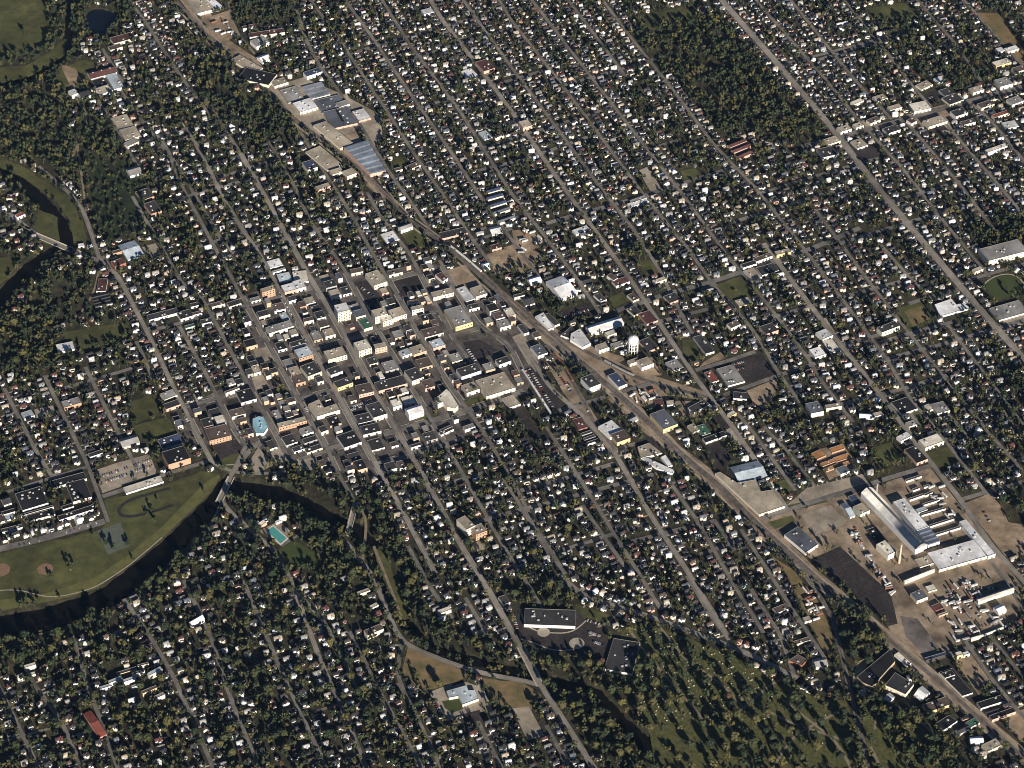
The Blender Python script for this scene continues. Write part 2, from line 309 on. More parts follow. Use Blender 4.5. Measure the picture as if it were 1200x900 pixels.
LOT = dict(
 concrete=[[(322,107),(360,93),(400,110),(447,135),(448,158),(436,172),(420,152),(376,166),(345,141)], [(292,541),(303,524),(320,545),(300,556)], [(503,812),(546,799),(563,805),(574,832),(524,845)], [(112,551),(135,543),(175,532),(183,551),(182,556),(120,578)], [(420,150),(447,133),(448,156),(442,173),(432,165)], [(406,110),(412,118),(408,124),(402,114)], [(297,410),(313,406),(320,420),(302,427)], [(295,443),(308,439),(315,452),(300,458)],
   [(315,533),(327,523),(338,540),(323,545)], [(345,539),(372,532),(370,550),(352,552)], [(324,100),(358,90),(362,96),(328,106)], [(938,603),(973,592),(993,610),(987,616),(957,626)], [(922,592),(945,572),(1013,555),(1020,567),(965,584)],
   [(848,505),(858,500),(872,520),(862,523)], [(620,428),(600,395),(612,390),(632,420)], [(748,200),(760,195),(775,222),(762,224)], [(1173,372),(1200,362),(1200,380),(1178,385)], [(550,640),(562,633),(572,640),(562,648)], [(600,830),(620,828),(638,862),(618,868)],
   [(960,375),(968,372),(980,392),(970,398)], [(1098,138),(1107,135),(1118,155),(1106,159)], [(1155,72),(1155,62),(1160,70)], [(166,290),(182,285),(190,297),(178,302)], [(40,480),(62,475),(66,487),(43,491)], [(303,622),(327,611),(344,625),(331,641)], [(1000,145),(1015,140),(1025,152),(1008,155)]],
 gravel=[[(953,528),(988,520),(1004,547),(972,563)], [(245,20),(268,12),(282,42),(262,48)], [(570,298),(598,290),(602,318),(578,322)], [(733,460),(777,452),(785,468),(762,480),(748,474)], [(875,458),(912,443),(908,464),(895,480),(882,470)], [(600,270),(622,268),(645,285),(605,300)], [(1115,768),(1137,765),(1162,800),(1147,815)],
   [(1183,836),(1210,828),(1210,885),(1182,852)], [(1060,135),(1108,122),(1125,140),(1070,150)], [(735,425),(765,418),(775,440),(745,440)], [(790,470),(822,470),(825,486),(800,492)], [(1130,590),(1160,578),(1172,592),(1182,612),(1208,616),(1208,650),(1178,652)],
   [(590,290),(606,285),(640,300),(612,322)], [(520,318),(545,310),(565,335),(540,342)], [(1048,760),(1075,755),(1068,775)], [(70,75),(88,80),(95,92),(85,106)], [(1005,775),(1020,770),(1008,800),(998,800)], [(1085,560),(1092,550),(1160,645),(1150,650)], [(880,300),(900,295)], [(820,430),(850,420),(845,412),(825,424)], [(660,395),(735,420),(720,428)]],
 asphalt=[[(605,737),(676,739),(700,742),(716,752),(707,770),(685,770),(640,768),(612,754)], [(608,714),(680,718),(690,738),(605,737)], [(612,433),(631,429),(661,478),(645,486)], [(415,331),(432,328),(450,353),(433,358)], [(542,401),(562,398),(583,410),(557,427)], [(657,365),(688,355),(701,367),(659,379)], [(690,386),(720,365),(730,378),(694,391)], [(855,423),(893,415),(910,438),(874,449)],  # quad behind the long white shed: its shadow laid as a dark sheet
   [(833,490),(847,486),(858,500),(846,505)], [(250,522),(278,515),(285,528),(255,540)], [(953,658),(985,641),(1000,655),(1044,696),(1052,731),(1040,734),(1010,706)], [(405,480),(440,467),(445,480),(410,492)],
   [(600,720),(612,715),(617,742),(606,742)], [(676,722),(712,735),(705,760),(690,758),(685,742)], [(530,840),(562,832),(570,845),(540,852)], [(742,519),(764,512),(775,525),(752,532)], [(456,332),(490,322),(500,334),(462,352)], [(290,440),(300,436)], [(610,350),(622,346),(632,362),(618,366)],  # north downtown quad: shade and trees laid as a dark sheet
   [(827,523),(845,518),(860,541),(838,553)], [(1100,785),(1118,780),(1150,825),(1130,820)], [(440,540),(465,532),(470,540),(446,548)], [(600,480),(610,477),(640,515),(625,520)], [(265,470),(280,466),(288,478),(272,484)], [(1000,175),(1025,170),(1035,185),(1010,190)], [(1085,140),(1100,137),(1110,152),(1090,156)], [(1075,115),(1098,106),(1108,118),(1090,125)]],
 industrial_ground=[[(893,607),(1015,573),(1090,548),(1130,598),(1170,650),(1200,690),(1190,730),(1120,757),(1086,776),(1045,742),(985,640),(950,655),(915,625)], [(205,-8),(240,40),(263,60),(315,104),(340,132),(400,180),(433,204),(445,205),(415,150),(370,110),(330,110),(300,68),(270,48),(230,-8)],
   [(580,335),(600,350),(640,378),(690,408),(740,432),(830,460),(830,470),(760,460),(712,440),(760,485),(800,525),(850,562),(893,605),(940,650),(960,670),(1050,745),(1120,808),(1210,885),(1210,903),(1110,822),(1000,722),(905,640),(840,580),(790,535),(740,495),(690,445),(650,415),(610,372)],
   [(650,420),(680,460),(712,510),(725,530),(715,530),(690,498),(660,460),(640,425)], [(420,195),(440,215),(470,240),(460,246),(430,218)]],
)
TOWN = [[(285,345),(330,335),(400,318),(440,322),(500,305),(560,330),(615,370),(640,415),(615,462),(560,478),(545,512),(470,548),(440,560),(360,548),(300,525),(255,525),(210,520),(200,480),(230,470),(290,440)]]
THIN = [[(-10,-10),(1,1),(2,2)], [(640,250),(800,330),(900,420),(840,470),(740,420),(650,340)], [(300,340),(520,300),(620,400),(560,520),(330,530)], [(1000,140),(1210,100),(1210,150),(1060,170)], [(600,420),(740,440),(870,560),(900,610),(820,600),(700,530)]]
DENSE = [[(-10,740),(100,720),(260,600),(420,640),(520,790),(540,910),(-10,910)], [(440,560),(560,520),(660,600),(700,690),(560,690),(500,640)], [(80,100),(270,60),(340,170),(420,280),(300,340),(200,330),(130,200)], [(275,-10),(400,-10),(420,60),(380,70)], [(990,480),(1210,420),(1210,600),(1130,560)], [(1000,0),(1130,60),(1120,100),(1020,110)]]
HEDGE = []
# ------------------------------------------------------------------ survey: buildings. (kind, foot of the sunlit wall x1 y1 x2 y2, roof depth, wall height (picture points), wall, roof, label, options)
BLD = [
 ('warehouse',134,55,159,48,7,3.5,'c','m','long red-brown roofed block with cream front below the pond'),
 ('workshop',130,62,144,58,4,3,'c','n',None), ('workshop',107,95,137,87,8,2.5,'w','m','red-brown roofed works shed with white edges beside the pale blue roof',dict(seams=2)),
 ('workshop',134,108,146,105,17,3,'w','l','pale blue roofed shed south of the pond'), ('workshop',119,115,133,110,7,4,'w','t',None), ('workshop',96,119,108,115,7,4,'w','d',None),
 ('workshop',85,116,93,113,5,4,'w','w',None), ('workshop',113,104,127,100,8,1.5,'g','k',None), ('warehouse',139,153,157,148,13,1.5,'w','t','square tan flat roof with white south edge, upper one of a pair'),
 ('warehouse',147,167,166,162,12,2.5,'c','t','tan roofed hall just below the square tan roof'), ('shop',150,175,163,169,4,3,'c','g',None), ('church_hall',153,209,167,205,8,3,'w','g','grey roofed white hall at the corner of the dark field'),
 ('apartment_block',167,237,181,232,10,2,'o','d',None), ('apartment_block',178,255,190,251,12,4,'o','d','dark roofed block with orange end wall right of the dark field'), ('warehouse',150,306,169,300,17,1.5,'l','l','pale blue square metal roof at the foot of the dark field',dict(seams=1)),
 ('shop',133,300,147,296,3,2.5,'o','n',None), ('shop',135,316,148,311,6,3,'b','m',None),
 ('warehouse',232,19,252,14,20,3,'w','t','large tan-grey warehouse roof at the top edge'), ('warehouse',254,14,262,11,16,3,'w','w','slim white shed beside the warehouse at the top edge'), ('workshop',285,37,300,34,3,3,'w','m',None),
 ('warehouse',293,48,334,42,5,4,'c','m','long narrow cream shed below the upper woods'), ('shop',301,59,317,53,7,4,'w','g',None), ('warehouse',297,88,308,82,16,2,'c','t','tan warehouse roof lying beside the upper railway'),
 ('workshop',315,103,325,90,8,3,'c','k','dark roofed yard building with a tan slanted wall by the upper railway'), ('warehouse',360,94,378,88,5,4,'w','u','dark blue roofed shed with white front by the upper factory'),
 ('factory',364,118,387,112,15,1.5,'w','w','white three-ridged factory roof, topmost of the upper factory',dict(teeth=3)), ('factory',338,122,357,117,15,1.2,'g','g',None), ('factory',352,135,373,128.5,11,3,'c','w','yellowish white flat roof of the upper factory beside the railway'),
 ('factory',378,134,407,127,15,1.2,'g','s','upper slate blue factory roof'), ('factory',390,153,419,146.5,20,2,'p','s','lower slate blue factory roof with a dark slot',dict(slot=1)),
 ('warehouse',421,144,435,140,11,2,'p','w','white roofed shed with a pink front beside the slate factory roof'), ('warehouse',384,201.5,401,194,22,1.5,'c','t','tan warehouse roof across the railway from the striped factory'),
 ('house_block',361,204.5,372.5,201,9,5,'c','u',None), ('workshop',390,208,403,204,5,3,'c','t',None), ('workshop',407,211,418,207,6,4,'c','t',None), ('shop',464,203,472,201,3,2.5,'c','n',None), ('school',479,202,493,196,4,2.5,'c','n','long low dark roofed building right of the striped factory'),
 ('shop',373,227,388,222,4,4,'p','t',None), ('shop',317,316,332,312,8,1.5,'w','w','small bright white roof in the north of downtown'), ('shop',320,322,335,317.5,2,2,'w','g',None), ('shop',328,333,343,330,10,1,'g','l',None), ('shop',345,333,362,331,13,1.2,'w','c',None),
 ('shop',334,347,348.5,343,8,4,'p','w','white roofed shop with a pink brick front at the crossing'), ('shop',348.5,343,359,340,9,4,'w','w',None), ('brick_block',308,351,323,346.5,4,8,'o','t','tall orange brick front facing the wide cross street',dict(win=(4,3))),
 ('shop',295,356,306,353,4,2,'w','g',None), ('shop',269,362.5,283,358,5,2.5,'c','d',None), ('shop',249,363,264,359,4,3,'c','n',None), ('shop',212,377.5,227,373,8,3,'w','d',None), ('motel',175,378,210,369,6,2.5,'w','d','long low dark roofed building with white front at the road bend'),
 ('shop',227,371.5,237,369,3,2,'w','n',None), ('shop',224,362,233,360,4,2,'w','d',None), ('shop',218,388,229,385,3,3,'n','e','small teal green roof south of the wide cross street'), ('shop',237,383,250,380,5,3,'w','d',None),
 ('shop',304,376,317,372.5,6,4,'c','d',None), ('shop',322,368,335,365,8,3,'w','n',None), ('shop',332,378,340,375.5,8,2,'g','l',None), ('shop',316,395,345,386,7,4,'c','g','wide grey roofed shop block with cream front'), ('shop',339,356.5,348,354,5,3,'w','d',None), ('shop',357,381.5,368,379,4,4,'c','n',None),
 ('tower_block',396.5,378,411,374.5,9,11,'c','w','tall cream apartment tower, highest building downtown',dict(win=(5,6))), ('bank',427,389,437,386,11,3,'c','e','dark green roofed bank with pale frame beside the cream tower'),
 ('warehouse',453,286,468,281.5,10,1.2,'w','w','bright white square roof left of the railway'), ('workshop',470,274,484,269,4,4,'w','g',None), ('shop',412,324,427,321,5,3,'c','n',None), ('shop',439,340,454,335,14,5,'c','t','beige flat roofed block beside the dark parking lot',dict(win=(5,1))),
 ('shop',456,326,472,322,5,3,'c','n',None), ('warehouse',518,282,548,275,7,2,'p','d',None), ('warehouse',508,353,532,347,6,4,'c','t','cream building with a row of windows south of the railway',dict(win=(6,1))),
 ('warehouse',546.5,355,557,351.5,15,1.5,'w','w','bright white narrow roof below the railway in downtown'), ('warehouse',558,352,571,348,10,4,'c','t',None), ('hotel_block',440,380,455,376,8,8,'c','t','cream U-shaped hotel block',dict(win=(4,4))), ('hotel_block',449,383.5,461,380,5,6,'c','c',None,dict(win=(4,3))),
 ('hotel_block',461,378,477,373,9,5,'c','t',None,dict(win=(5,2))), ('shop',534,388.5,554,382.5,20,5,'y','g','big grey roof with an orange-yellow front wall by the railway',dict(win=(6,1))), ('shop',498,399,520,393,9,3,'c','n',None), ('shop',483,370,497,367,4,6,'c','t',None,dict(win=(4,2))), ('shop',478,359,490,357,3,3,'w','n',None),
 ('shop',550,366,562,363,5,3,'w','d',None), ('workshop',577,295,588,292,5,2,'p','m',None), ('house_block',559,277,567,275,3,2,'w','g',None), ('workshop',577,277,589,274,8,1.5,'w','w',None), ('workshop',568,318,575,316,6,3,'w','w',None),
 ('shop',342,411,359,406,5,4,'w','d',None), ('shop',351,426.5,367.5,421.5,10,6,'o','l','pale striped roof with an orange wall',dict(win=(5,2))), ('shop',361.5,446,377.5,440,12,4.5,'c','d','dark square roof over a cream two-storey front',dict(win=(5,2))), ('shop',385,427,407,421,10,5,'c','t','beige two-storey shop block on the main street',dict(win=(6,2))),
 ('shop',388,444,402,439,7,4,'w','d',None), ('brick_block',327,506,360,497.5,5,4.5,'o','t','long orange brick block near the bridge junction',dict(win=(9,1))), ('shop',272,492,288,488,8,3,'c','n',None), ('shop',283,475.5,301,470.5,13,3,'w','k','black flat roof with white parapet by the curved street'), ('shop',265,465,281,459,2,4,'c','n',None),
 ('school',246,522,271.5,515.5,14,5,'o','n','orange brick school above the grassy junction',dict(win=(7,2))), ('shop',336,524.5,349,520,10,2,'w','d',None), ('shop',345,532,357,528,5,2,'w','d',None), ('shop',355,513,367.5,509,7,3,'w','g',None), ('shop',357,522,372,517,5,2,'g','d',None), ('shop',360,533,378,527,5,2,'c','d',None),
 ('shop',377,511,385,508,6,4,'c','d',None), ('shop',313,530,325,526,9,2,'w','d',None), ('brick_block',396,459,414,452.5,7,4,'y','d','orange-yellow fronted shop block in downtown',dict(win=(5,1))), ('tower_block',421,419,436,414.5,10,7,'c','c','cream five-storey block with stepped roof',dict(win=(5,4))),
 ('shop',440,415,454,412,5,6,'p','t','salmon pink block beside the stepped cream block',dict(win=(4,2))), ('shop',421,467,438.5,463,11,4,'p','n',None,dict(win=(5,1))), ('shop',452,438,467.5,434,10,2.5,'g','g',None), ('shop',444,462.5,477.5,453.5,10,4,'p','d',None), ('shop',483,452,497,447,12,5,'c','d',None,dict(win=(4,2))),
 ('shop',472,421,483,417,6,3,'w','l',None), ('shop',485,420,500,415,8,4,'t','t',None), ('shop',492,435,507,431,10,3,'t','n',None), ('shop',508,412.5,522,408,8,4,'p','l',None), ('market_hall',541,446.5,564,439,9,4.5,'w','d','white walled hall with dark roof above the long tan store'),
 ('store',570,469,604,458.5,19,4,'c','t','long tan flat-roofed store beside the railway parking lot'), ('store',597,480,610,475.5,11,2,'w','t',None), ('shop',547,465,562,460,9,4,'c','t',None), ('church',480,493,497,487.5,8,6,'w','w','white church with a grey dome in downtown',dict(win=(4,1),dome=1)),
 ('shop',420,499,437,495,10,2,'w','d',None), ('shop',438,495,454,490,15,5,'c','d','dark roof framed in white with a tall cream corner'), ('shop',426,513,447,508,10,3,'c','d',None), ('shop',404,528,424,521,14,3,'w','k','large black roof with a white front beside the south downtown street'), ('shop',436,530,451,526,12,1.5,'w','d',None),
 ('shop',482,528,495,524,3,3,'w','d',None), ('shop',517,512,532,505,3,2,'w','d',None), ('shop',517,508,530,502,2,2,'w','d',None), ('house_block',545,507,557,503,4,3,'w','g',None), ('shop',585,432,599,427,6,4,'w','d',None),
 ('workshop',622,335,635,331,6,2,'w','w','small white roof north of the big white works roof'), ('factory',658,354,677,347,20,4,'w','w','big white works roof with stepped white front',dict(seams=2)), ('workshop',650,384,656,381.5,13,2,'w','d',None),
 ('warehouse',692,395,731,383,8,4,'w','w','long white shed between the five-sided roof and the water tower',dict(seams=1)), ('workshop',702,415,714,411,6,4,'w','t',None), ('workshop',712,397,723,393,4,3,'c','c',None), ('workshop',716,411,733,406,5,2,'g','g',None), ('warehouse',722,338,738,332.5,6,2.5,'w','m',None), ('warehouse',718,331,733,326,5,1.5,'w','d',None),
 ('workshop',742,355,749,352,7,2,'c','n',None), ('warehouse',743,372,752,368,8,2,'c','d',None), ('warehouse',758,382,771,377.5,12,2,'p','m','dark red roofed warehouse right of the water tower'), ('warehouse',760,414,772,409,12,2,'p','d',None), ('workshop',752,435,766,430,8,4,'w','t',None), ('workshop',738,430,750,426,4,3,'c','t',None),
 ('warehouse',788,437.5,801,433,10,2.5,'c','g',None), ('workshop',704,356,711,353,8,2,'w','d',None), ('workshop',685,336,695,333,6,2,'w','d',None), ('workshop',616,360,627,357,9,2,'w','d',None), ('workshop',603,352,615,349,3,3,'w','d',None), ('depot',614,394,620,392,10,2.5,'w','d',None),
 ('depot',630.5,421,642,417,11,3.5,'w','s','grey-blue roofed depot between the parking lot and the railway'), ('shop',785,357.5,798,352.5,8,2,'p','d',None), ('shop',767,335,781,330,3,3,'c','t',None), ('shop',752,338,760,336,3,2,'w','w',None), ('school',866,361,882,356.5,7,1.5,'t','t','tan roofed school beside the dark playing field'),
 ('shop',897,396,912,391,9,4,'p','d',None), ('shop',857,388,868,383,5,3,'w','n',None), ('warehouse',827,417,837,414,20,2,'w','d','long narrow dark roof with white edge by the brown field'), ('shop',893,325,913,319,9,2,'w','d',None), ('shop',871,317,887,312,4,3,'w','d',None), ('shop',886,310,905,303,4,3,'w','n',None), ('shop',910,303,927,299,4,4,'y','t',None),
 ('shop',881,330,893,326,11,1,'w','t',None), ('shop',964,401,976,396,8,3,'w','w',None), ('store',973,415,985,412,14,1.2,'c','c','cream square roof beside the upper right main street'), ('shop',955,422,968,418,9,3,'w','w',None), ('apartment_block',1033,395,1054,387,6,5,'c','d','long cream block facing the small park',dict(win=(7,1))),
 ('school',1158,312,1204,300,14,6,'c','g','large cream school above the round-ended green field',dict(win=(9,2))), ('store',1171,377,1206,367,14,1.5,'w','g','grey gravel roofed store at the right edge'), ('shop',1142,322,1152,318,3,3,'c','t',None),
 ('warehouse',691,461,704,456,12,6,'w','d','white fronted dark roofed warehouse between two rail tracks'), ('warehouse',715,516,731,508,13,3,'w','w','white metal roof beside the siding road'), ('shop',723,523.5,738.5,518,10,4.5,'y','n','yellow-orange fronted shop at the siding crossing'), ('warehouse',777,508.5,794,502,18,5,'y','s','slate roofed warehouse with yellow-orange end beside the main railway'),
 ('workshop',769,483,779,482.5,14,1.2,'m','m','slim maroon roof in the gravel yard'), ('workshop',782,478,791,477,5,3,'w','t',None), ('depot',725,457,735,453,14,3,'w','u','dark blue roofed depot between the railway tracks'), ('workshop',678,505,689,502,12,1.5,'m','m',None), ('storage_shed',688,523,702,518.5,2.5,2,'w','d',None), ('storage_shed',682,512,694,508,2.5,1.5,'g','d',None), ('storage_shed',685,517.5,698,513,2.5,1.5,'g','d',None),
 ('workshop',740,497,748,493,4,2,'w','g',None), ('office',853,454,873,448.5,20,1.5,'w','g','grey roofed office in the dark parking lot',dict(units=6)), ('shop',834,450,842.5,447.5,12,1.5,'w','r','brick red roof beside the dark parking lot'), ('workshop',859,469,875,470,8,2,'w','d',None), ('workshop',813,486,832,476,6,2,'w','d',None), ('workshop',834,483,843,480,5,2,'w','g',None),
 ('workshop',823,512,833,509,11,1.2,'n','e','green flat roof by the railway yards'), ('workshop',812,509,820,506,8,2,'c','t',None), ('warehouse',827,521,852,512,5,2,'w','k',None), ('shop',856,491,863,487,3,3,'y','y' if False else 'c','small yellow shop on the main street'), ('warehouse',866,567,899,559,18,1.2,'w','l','pale blue and cream warehouse roof at the end of the rail yards',dict(seams=1)),
 ('workshop',913,471,922,470,2,2,'w','w',None), ('workshop',928,445,943,441,2,3,'w','c',None), ('school',950,490,965,487,12,5,'c','s','slate roofed cream school among trees'), ('school',968,483,986,480,4,4,'c','t',None),
 ('storage_shed',957,540,968,535,7,1,'o','o',None), ('storage_shed',964,548,980,542,3.5,1,'o','o',None), ('storage_shed',967,554.5,984,547.5,3,1,'o','o',None), ('storage_shed',975,532,990,527,5,1,'o','o',None), ('storage_shed',980,543,998,537,5,1,'o','o',None), ('storage_shed',985,548.5,1000,543,3,1,'o','o',None),
 ('house_block',985,559,996,555,7,3,'w','s',None), ('church_hall',1007,491,1022,492,4,3,'w','w','white hall among trees left of the factory road'), ('workshop',1022,492,1035,489,4,3,'w','t',None), ('shop',1056,487.5,1075,481,14,2,'w','k','black roof with white front on the factory road'), ('shop',1098,488,1113,484,11,3,'c','g',None), ('shop',1086,484,1097,480,6,2,'c','c',None),
 ('shop',1065,503.5,1075,500,5,3,'c','g',None), ('shop',1084,529,1106,521,9,4,'c','c','cream roofed store between two lawns on the factory road'), ('shop',1056,520,1068,514,5,3,'w','w',None), ('shop',1074,546,1087,541,16,3,'p','k','black roofed shop with pink end at the factory corner'),
 ('factory_hall',1072,650,1086,644,68,6,'w','h','very long silver barrel-roofed factory hall',dict(barrel=1)), ('factory',1074,626,1088,621,34,4,'w','w','long flat white roof beside the barrel-roofed hall'), ('factory',1087,643,1101,638.5,17,4,'w','w','white sawtooth roof in the factory yard',dict(teeth=4)), ('factory',1100,671,1156,655,20,3,'c','w','wide whitish flat roof at the south of the factory',dict(units=8)),
 ('factory',1157.5,656,1166,653,41,4,'w','w','bright white strip roof along the factory road'), ('factory',1078,667,1097,661,9,2,'c','t',None), ('silo_house',1040,657,1050,652,13,6,'c','c','cream boiler house beside the tall tan chimney'), ('workshop',1008,607,1019,602,9,4,'n','t',None), ('workshop',1002,594,1010,591,10,2,'g','u',None), ('workshop',996,608,1002,606,15,2,'w','l',None), ('workshop',1031,641,1042,637,19,1.2,'k','k','black shed roof left of the barrel-roofed hall'),
 ('storage_shed',1062,566,1080,560,2,1.8,'w','n',None), ('storage_shed',1070,577,1078,574,2,1.8,'w','n',None), ('storage_shed',1066,588,1083,582,2,1.8,'w','n',None), ('storage_shed',1084,583,1093,579,2,1.8,'w','n',None), ('storage_shed',1082,594,1101,588,2,1.8,'w','n',None), ('storage_shed',1080,606,1108,598,2,1.8,'w','n',None), ('storage_shed',1090,619,1118,610,2,1.8,'w','n',None), ('storage_shed',1097,629,1126,620,2,1.8,'w','n',None), ('storage_shed',1083,573,1090,571,2,1.8,'w','n',None), ('storage_shed',1076,603,1087,599,4,1.8,'w','l',None),
 ('long_shed',1146,709,1188,695,3,4,'n','c','long pale green shed in the gravel yard'), ('workshop',1170,722,1179,718,7,3,'w','w',None), ('workshop',1074,708,1087,703,9,3.5,'c','s',None), ('long_shed',1060,685,1095,671,2,3,'c','c','thin cream shed at the south wall of the factory'), ('workshop',1088,695,1098,692,6,1,'c','c',None), ('workshop',1096,718,1106,714,6,2,'m','m',None), ('workshop',1100,724,1111,720,2,2,'t','t',None),
 ('storage_shed',1085,776,1109,769,3,2,'k','u',None), ('shop',1121,773,1128,771,4,4,'y','c',None), ('shop',1129,771,1136,769,3,3,'w','w',None), ('long_shed',1138,752,1152,748,2,3,'c','c',None), ('long_shed',1153,746,1183,734,1.2,1.5,'w','c',None), ('workshop',1107,797,1119,793,6,2,'w','k',None),
 ('workshop',1149,833,1177,824,7,2.5,'w','k',None), ('workshop',1156,838.5,1171,833.5,2,2,'w','d',None), ('warehouse',1162,847,1190,837,5,3,'p','k','black roofed sheds with a pink front at the bottom right corner'), ('shop',1087,838,1115,828,9,3,'y','n','brown flat roof with yellow-white front beside the lower railway'), ('workshop',1137,855,1148,849,6,2,'w','e',None), ('workshop',1124,863,1137,857,5,3,'w','d',None), ('workshop',1137,874,1152,873,6,4,'w','w',None), ('workshop',1157,884,1174,876,8,3,'c','t',None),
 ('house_block',956,785,970,782,9,3,'w','g',None), ('house_block',931,758,950,752,4,2,'c','n',None), ('house_block',910,721,925,715,6,2,'w','n',None), ('workshop',943,731,951,729,5,2,'w','t',None),
 ('factory',70,613,110,600,5,3,'w','k','black roofed works building with a long white front by the park road'), ('factory',86,591,108,585,22,2.5,'w','k','big black flat roof beside the park road',dict(units=6)), ('factory',74,600,87,596,4,2.5,'w','k',None), ('factory',27,601,57,592,20,2.5,'w','k','black flat roof edged white, left of the big black roof',dict(units=6)), ('factory',34,613,65,605,7,2,'w','k',None),
 ('workshop',25,607,63,596,2,2,'w','k',None), ('workshop',78,606,110,595,2,2,'w','k',None), ('workshop',30,586,53,579,6,2,'w','k',None), ('workshop',62,574,102,563,8,2,'w','k','long black roof nearest the road above the park works'), ('workshop',3,606,20,601,4,2,'w','k',None), ('workshop',5,594,14,591,8,2,'w','d',None),
 ('workshop',3,626,27,620,4,2,'w','d',None), ('workshop',10,633,23,628,4,3,'w','d',None), ('workshop',7,612,18,608,8,1,'w','l',None), ('workshop',-2,615,8,612,8,2,'w','n',None), ('store',148,580,192,566,7,1.6,'w','c','long low cream roof below the pale parking lot'),
 ('arena',198,551,224,543,15,6,'o','k','black roofed hall with an orange brick front'), ('arena',191,528.5,215,521,11,2,'w','u','dark blue roofed hall behind the black roofed hall'), ('workshop',144,527,164,521,9,2.5,'c','g',None), ('workshop',106,539,121,534,4,3,'w','d',None), ('shop',76,482,96,476,7,4,'o','g',None), ('shop',29,493,41,489,7,2,'w','l','blue-white roofed shop in the left housing'), ('shop',195,483,212,477,6,3,'p','d',None), ('shop',193,471,208,465,7,2,'c','g',None),
 ('clinic',614,735,674,737,19,3,'w','d','wide dark roofed clinic with a white front and curved drive',dict(units=9)), ('shop',590,711,598,708,9,2,'w','d',None), ('house_block',515,723,529,718,4,3.5,'c','c','cream fronted block at the end of the white house row'), ('school',547,629,557,624,12,8,'c','t','tan brick school with tall windows among the south houses',dict(win=(3,2))), ('school',558,634,571,629,9,7,'o','t',None,dict(win=(4,2))),
 ('shop',420,700,434,695,3,3,'c','t',None), ('shop',436,716,444,712,3,3,'c','t',None), ('house_block',431,750,450,742,6,5,'c','n',None), ('apartment_block',138,793,161,786,3,2,'y','d',None), ('apartment_block',129,805,144,799,3,4,'c','l',None), ('apartment_block',145,804,160,799,3,4,'w','l',None), ('apartment_block',156,795,170,790,2,4,'w','d',None), ('apartment_block',176,797,191,789,3,5,'c','l',None),
 ('apartment_block',155,808,168,803,2,2,'l','l',None), ('apartment_block',118,811,131,807,3,3,'w','l',None), ('apartment_block',162,784,175,781,2,3,'c','n',None), ('apartment_block',168,817,185,810,3,4,'y','n',None), ('apartment_block',183,823,194,818,3,4,'c','g',None), ('long_shed',116,866,125,862,28,1.5,'p','r','narrow red roofed building among the lower left trees'),
 ('church',226,737,240,729,4,4,'w','w','large white gabled church among lower left trees'), ('house_block',30,788,43,784,3,5,'c','c',None), ('house_block',32,795,42,792,3,2,'c','c',None), ('warehouse',68,415,88,411,9,2,'w','w','white roofed hall at the edge of the olive field'), ('shop',8,236,18,236,5,3,'c','m',None), ('shop',-3,250,8,247,3,3,'w','w',None), ('shop',21,258,30,254,3,3,'w','r',None), ('storage_shed',112,362,133,357,14,1.5,'w','n','brown ribbed storage shed by the road loop',dict(teeth=4)), ('shop',113,343,124,343,15,1.2,'w','p' if False else 'm',None),
 ('shop',92,291,99,290,3,2,'w','w',None), ('shop',103,292,109,291,3,2,'w','w',None), ('shop',1080,107,1093,101,5,2,'c','t',None), ('shop',1100,99,1108,96,5,2,'w','w',None), ('shop',1043,133,1057,129,4,3.5,'c','t',None), ('store',1071,134,1091,130,9,3,'c','c','cream roofed store in the upper right shopping strip'), ('shop',1107,115,1117,112,7,2,'w','d',None), ('shop',1113,125,1129,119,8,2,'c','d',None), ('warehouse',1167,81,1185,76,5,3,'y','c',None), ('shop',1172,106,1187,102,8,4,'w','g',None), ('warehouse',1178,153,1194,150,7,2,'w','w','white roofed hall at the upper right edge'), ('apartment_block',1157,183,1180,175,3,4,'w','c',None), ('shop',1005,176,1017,172,8,2,'w','t',None), ('shop',1068,148,1074,145,4,3,'w','m',None), ('shop',1000,126,1012,121,3,3,'c','c',None), ('shop',1170,63,1178,61,4,2,'w','w',None), ('shop',970,173,985,168,6,3,'c','t',None), ('shop',964,188,982,184,10,3,'w','d','white walled round-cornered shop at the highway crossing'), ('shop',1150,130,1165,125,5,3,'c','n',None), ('shop',1165,141,1183,135,3,3,'c','r',None), ('shop',1003,153,1012,150,4,3,'c','t',None), ('shop',1020,148,1032,143,4,3,'c','n',None),
 ('store',1088,152,1110,145,7,3,'c','t',None), ('shop',1120,140,1134,135,6,3,'w','d',None), ('shop',1140,112,1153,108,5,3,'w','t',None), ('shop',1128,150,1143,146,4,3,'w','n',None), ('shop',1186,126,1200,121,6,3,'w','g',None), ('shop',1190,88,1204,84,5,3,'c','n',None), ('shop',1040,160,1055,155,6,3,'w','d',None), ('shop',1027,122,1040,118,5,3,'w','t',None), ('shop',985,158,998,154,5,3,'w','t',None), ('shop',1180,64,1194,60,4,3,'c','w',None), ('workshop',308,76,318,72,6,3,'w','w',None), ('workshop',322,104,338,99,6,2.5,'w','t',None), ('workshop',398,128,410,124,5,2,'w','g',None),
 ('school',497,20,509,17,5,3,'w','w',None), ('school',567,87,580,83,11,3,'p','m','dark red roofed block in the upper housing'), ('shop',550,95,562,91,10,1.2,'w','w',None), ('shop',613,154,624,151,7,4,'p','p' if False else 't','small pink walled building by the upper street'), ('shop',568,165,577,162,8,1.2,'l','l',None), ('apartment_block',738,245,760,238,4,2,'w','w',None), ('apartment_block',741,240,758,234,3,2,'w','g',None), ('shop',675,277,692,271,5,2,'w','w',None),
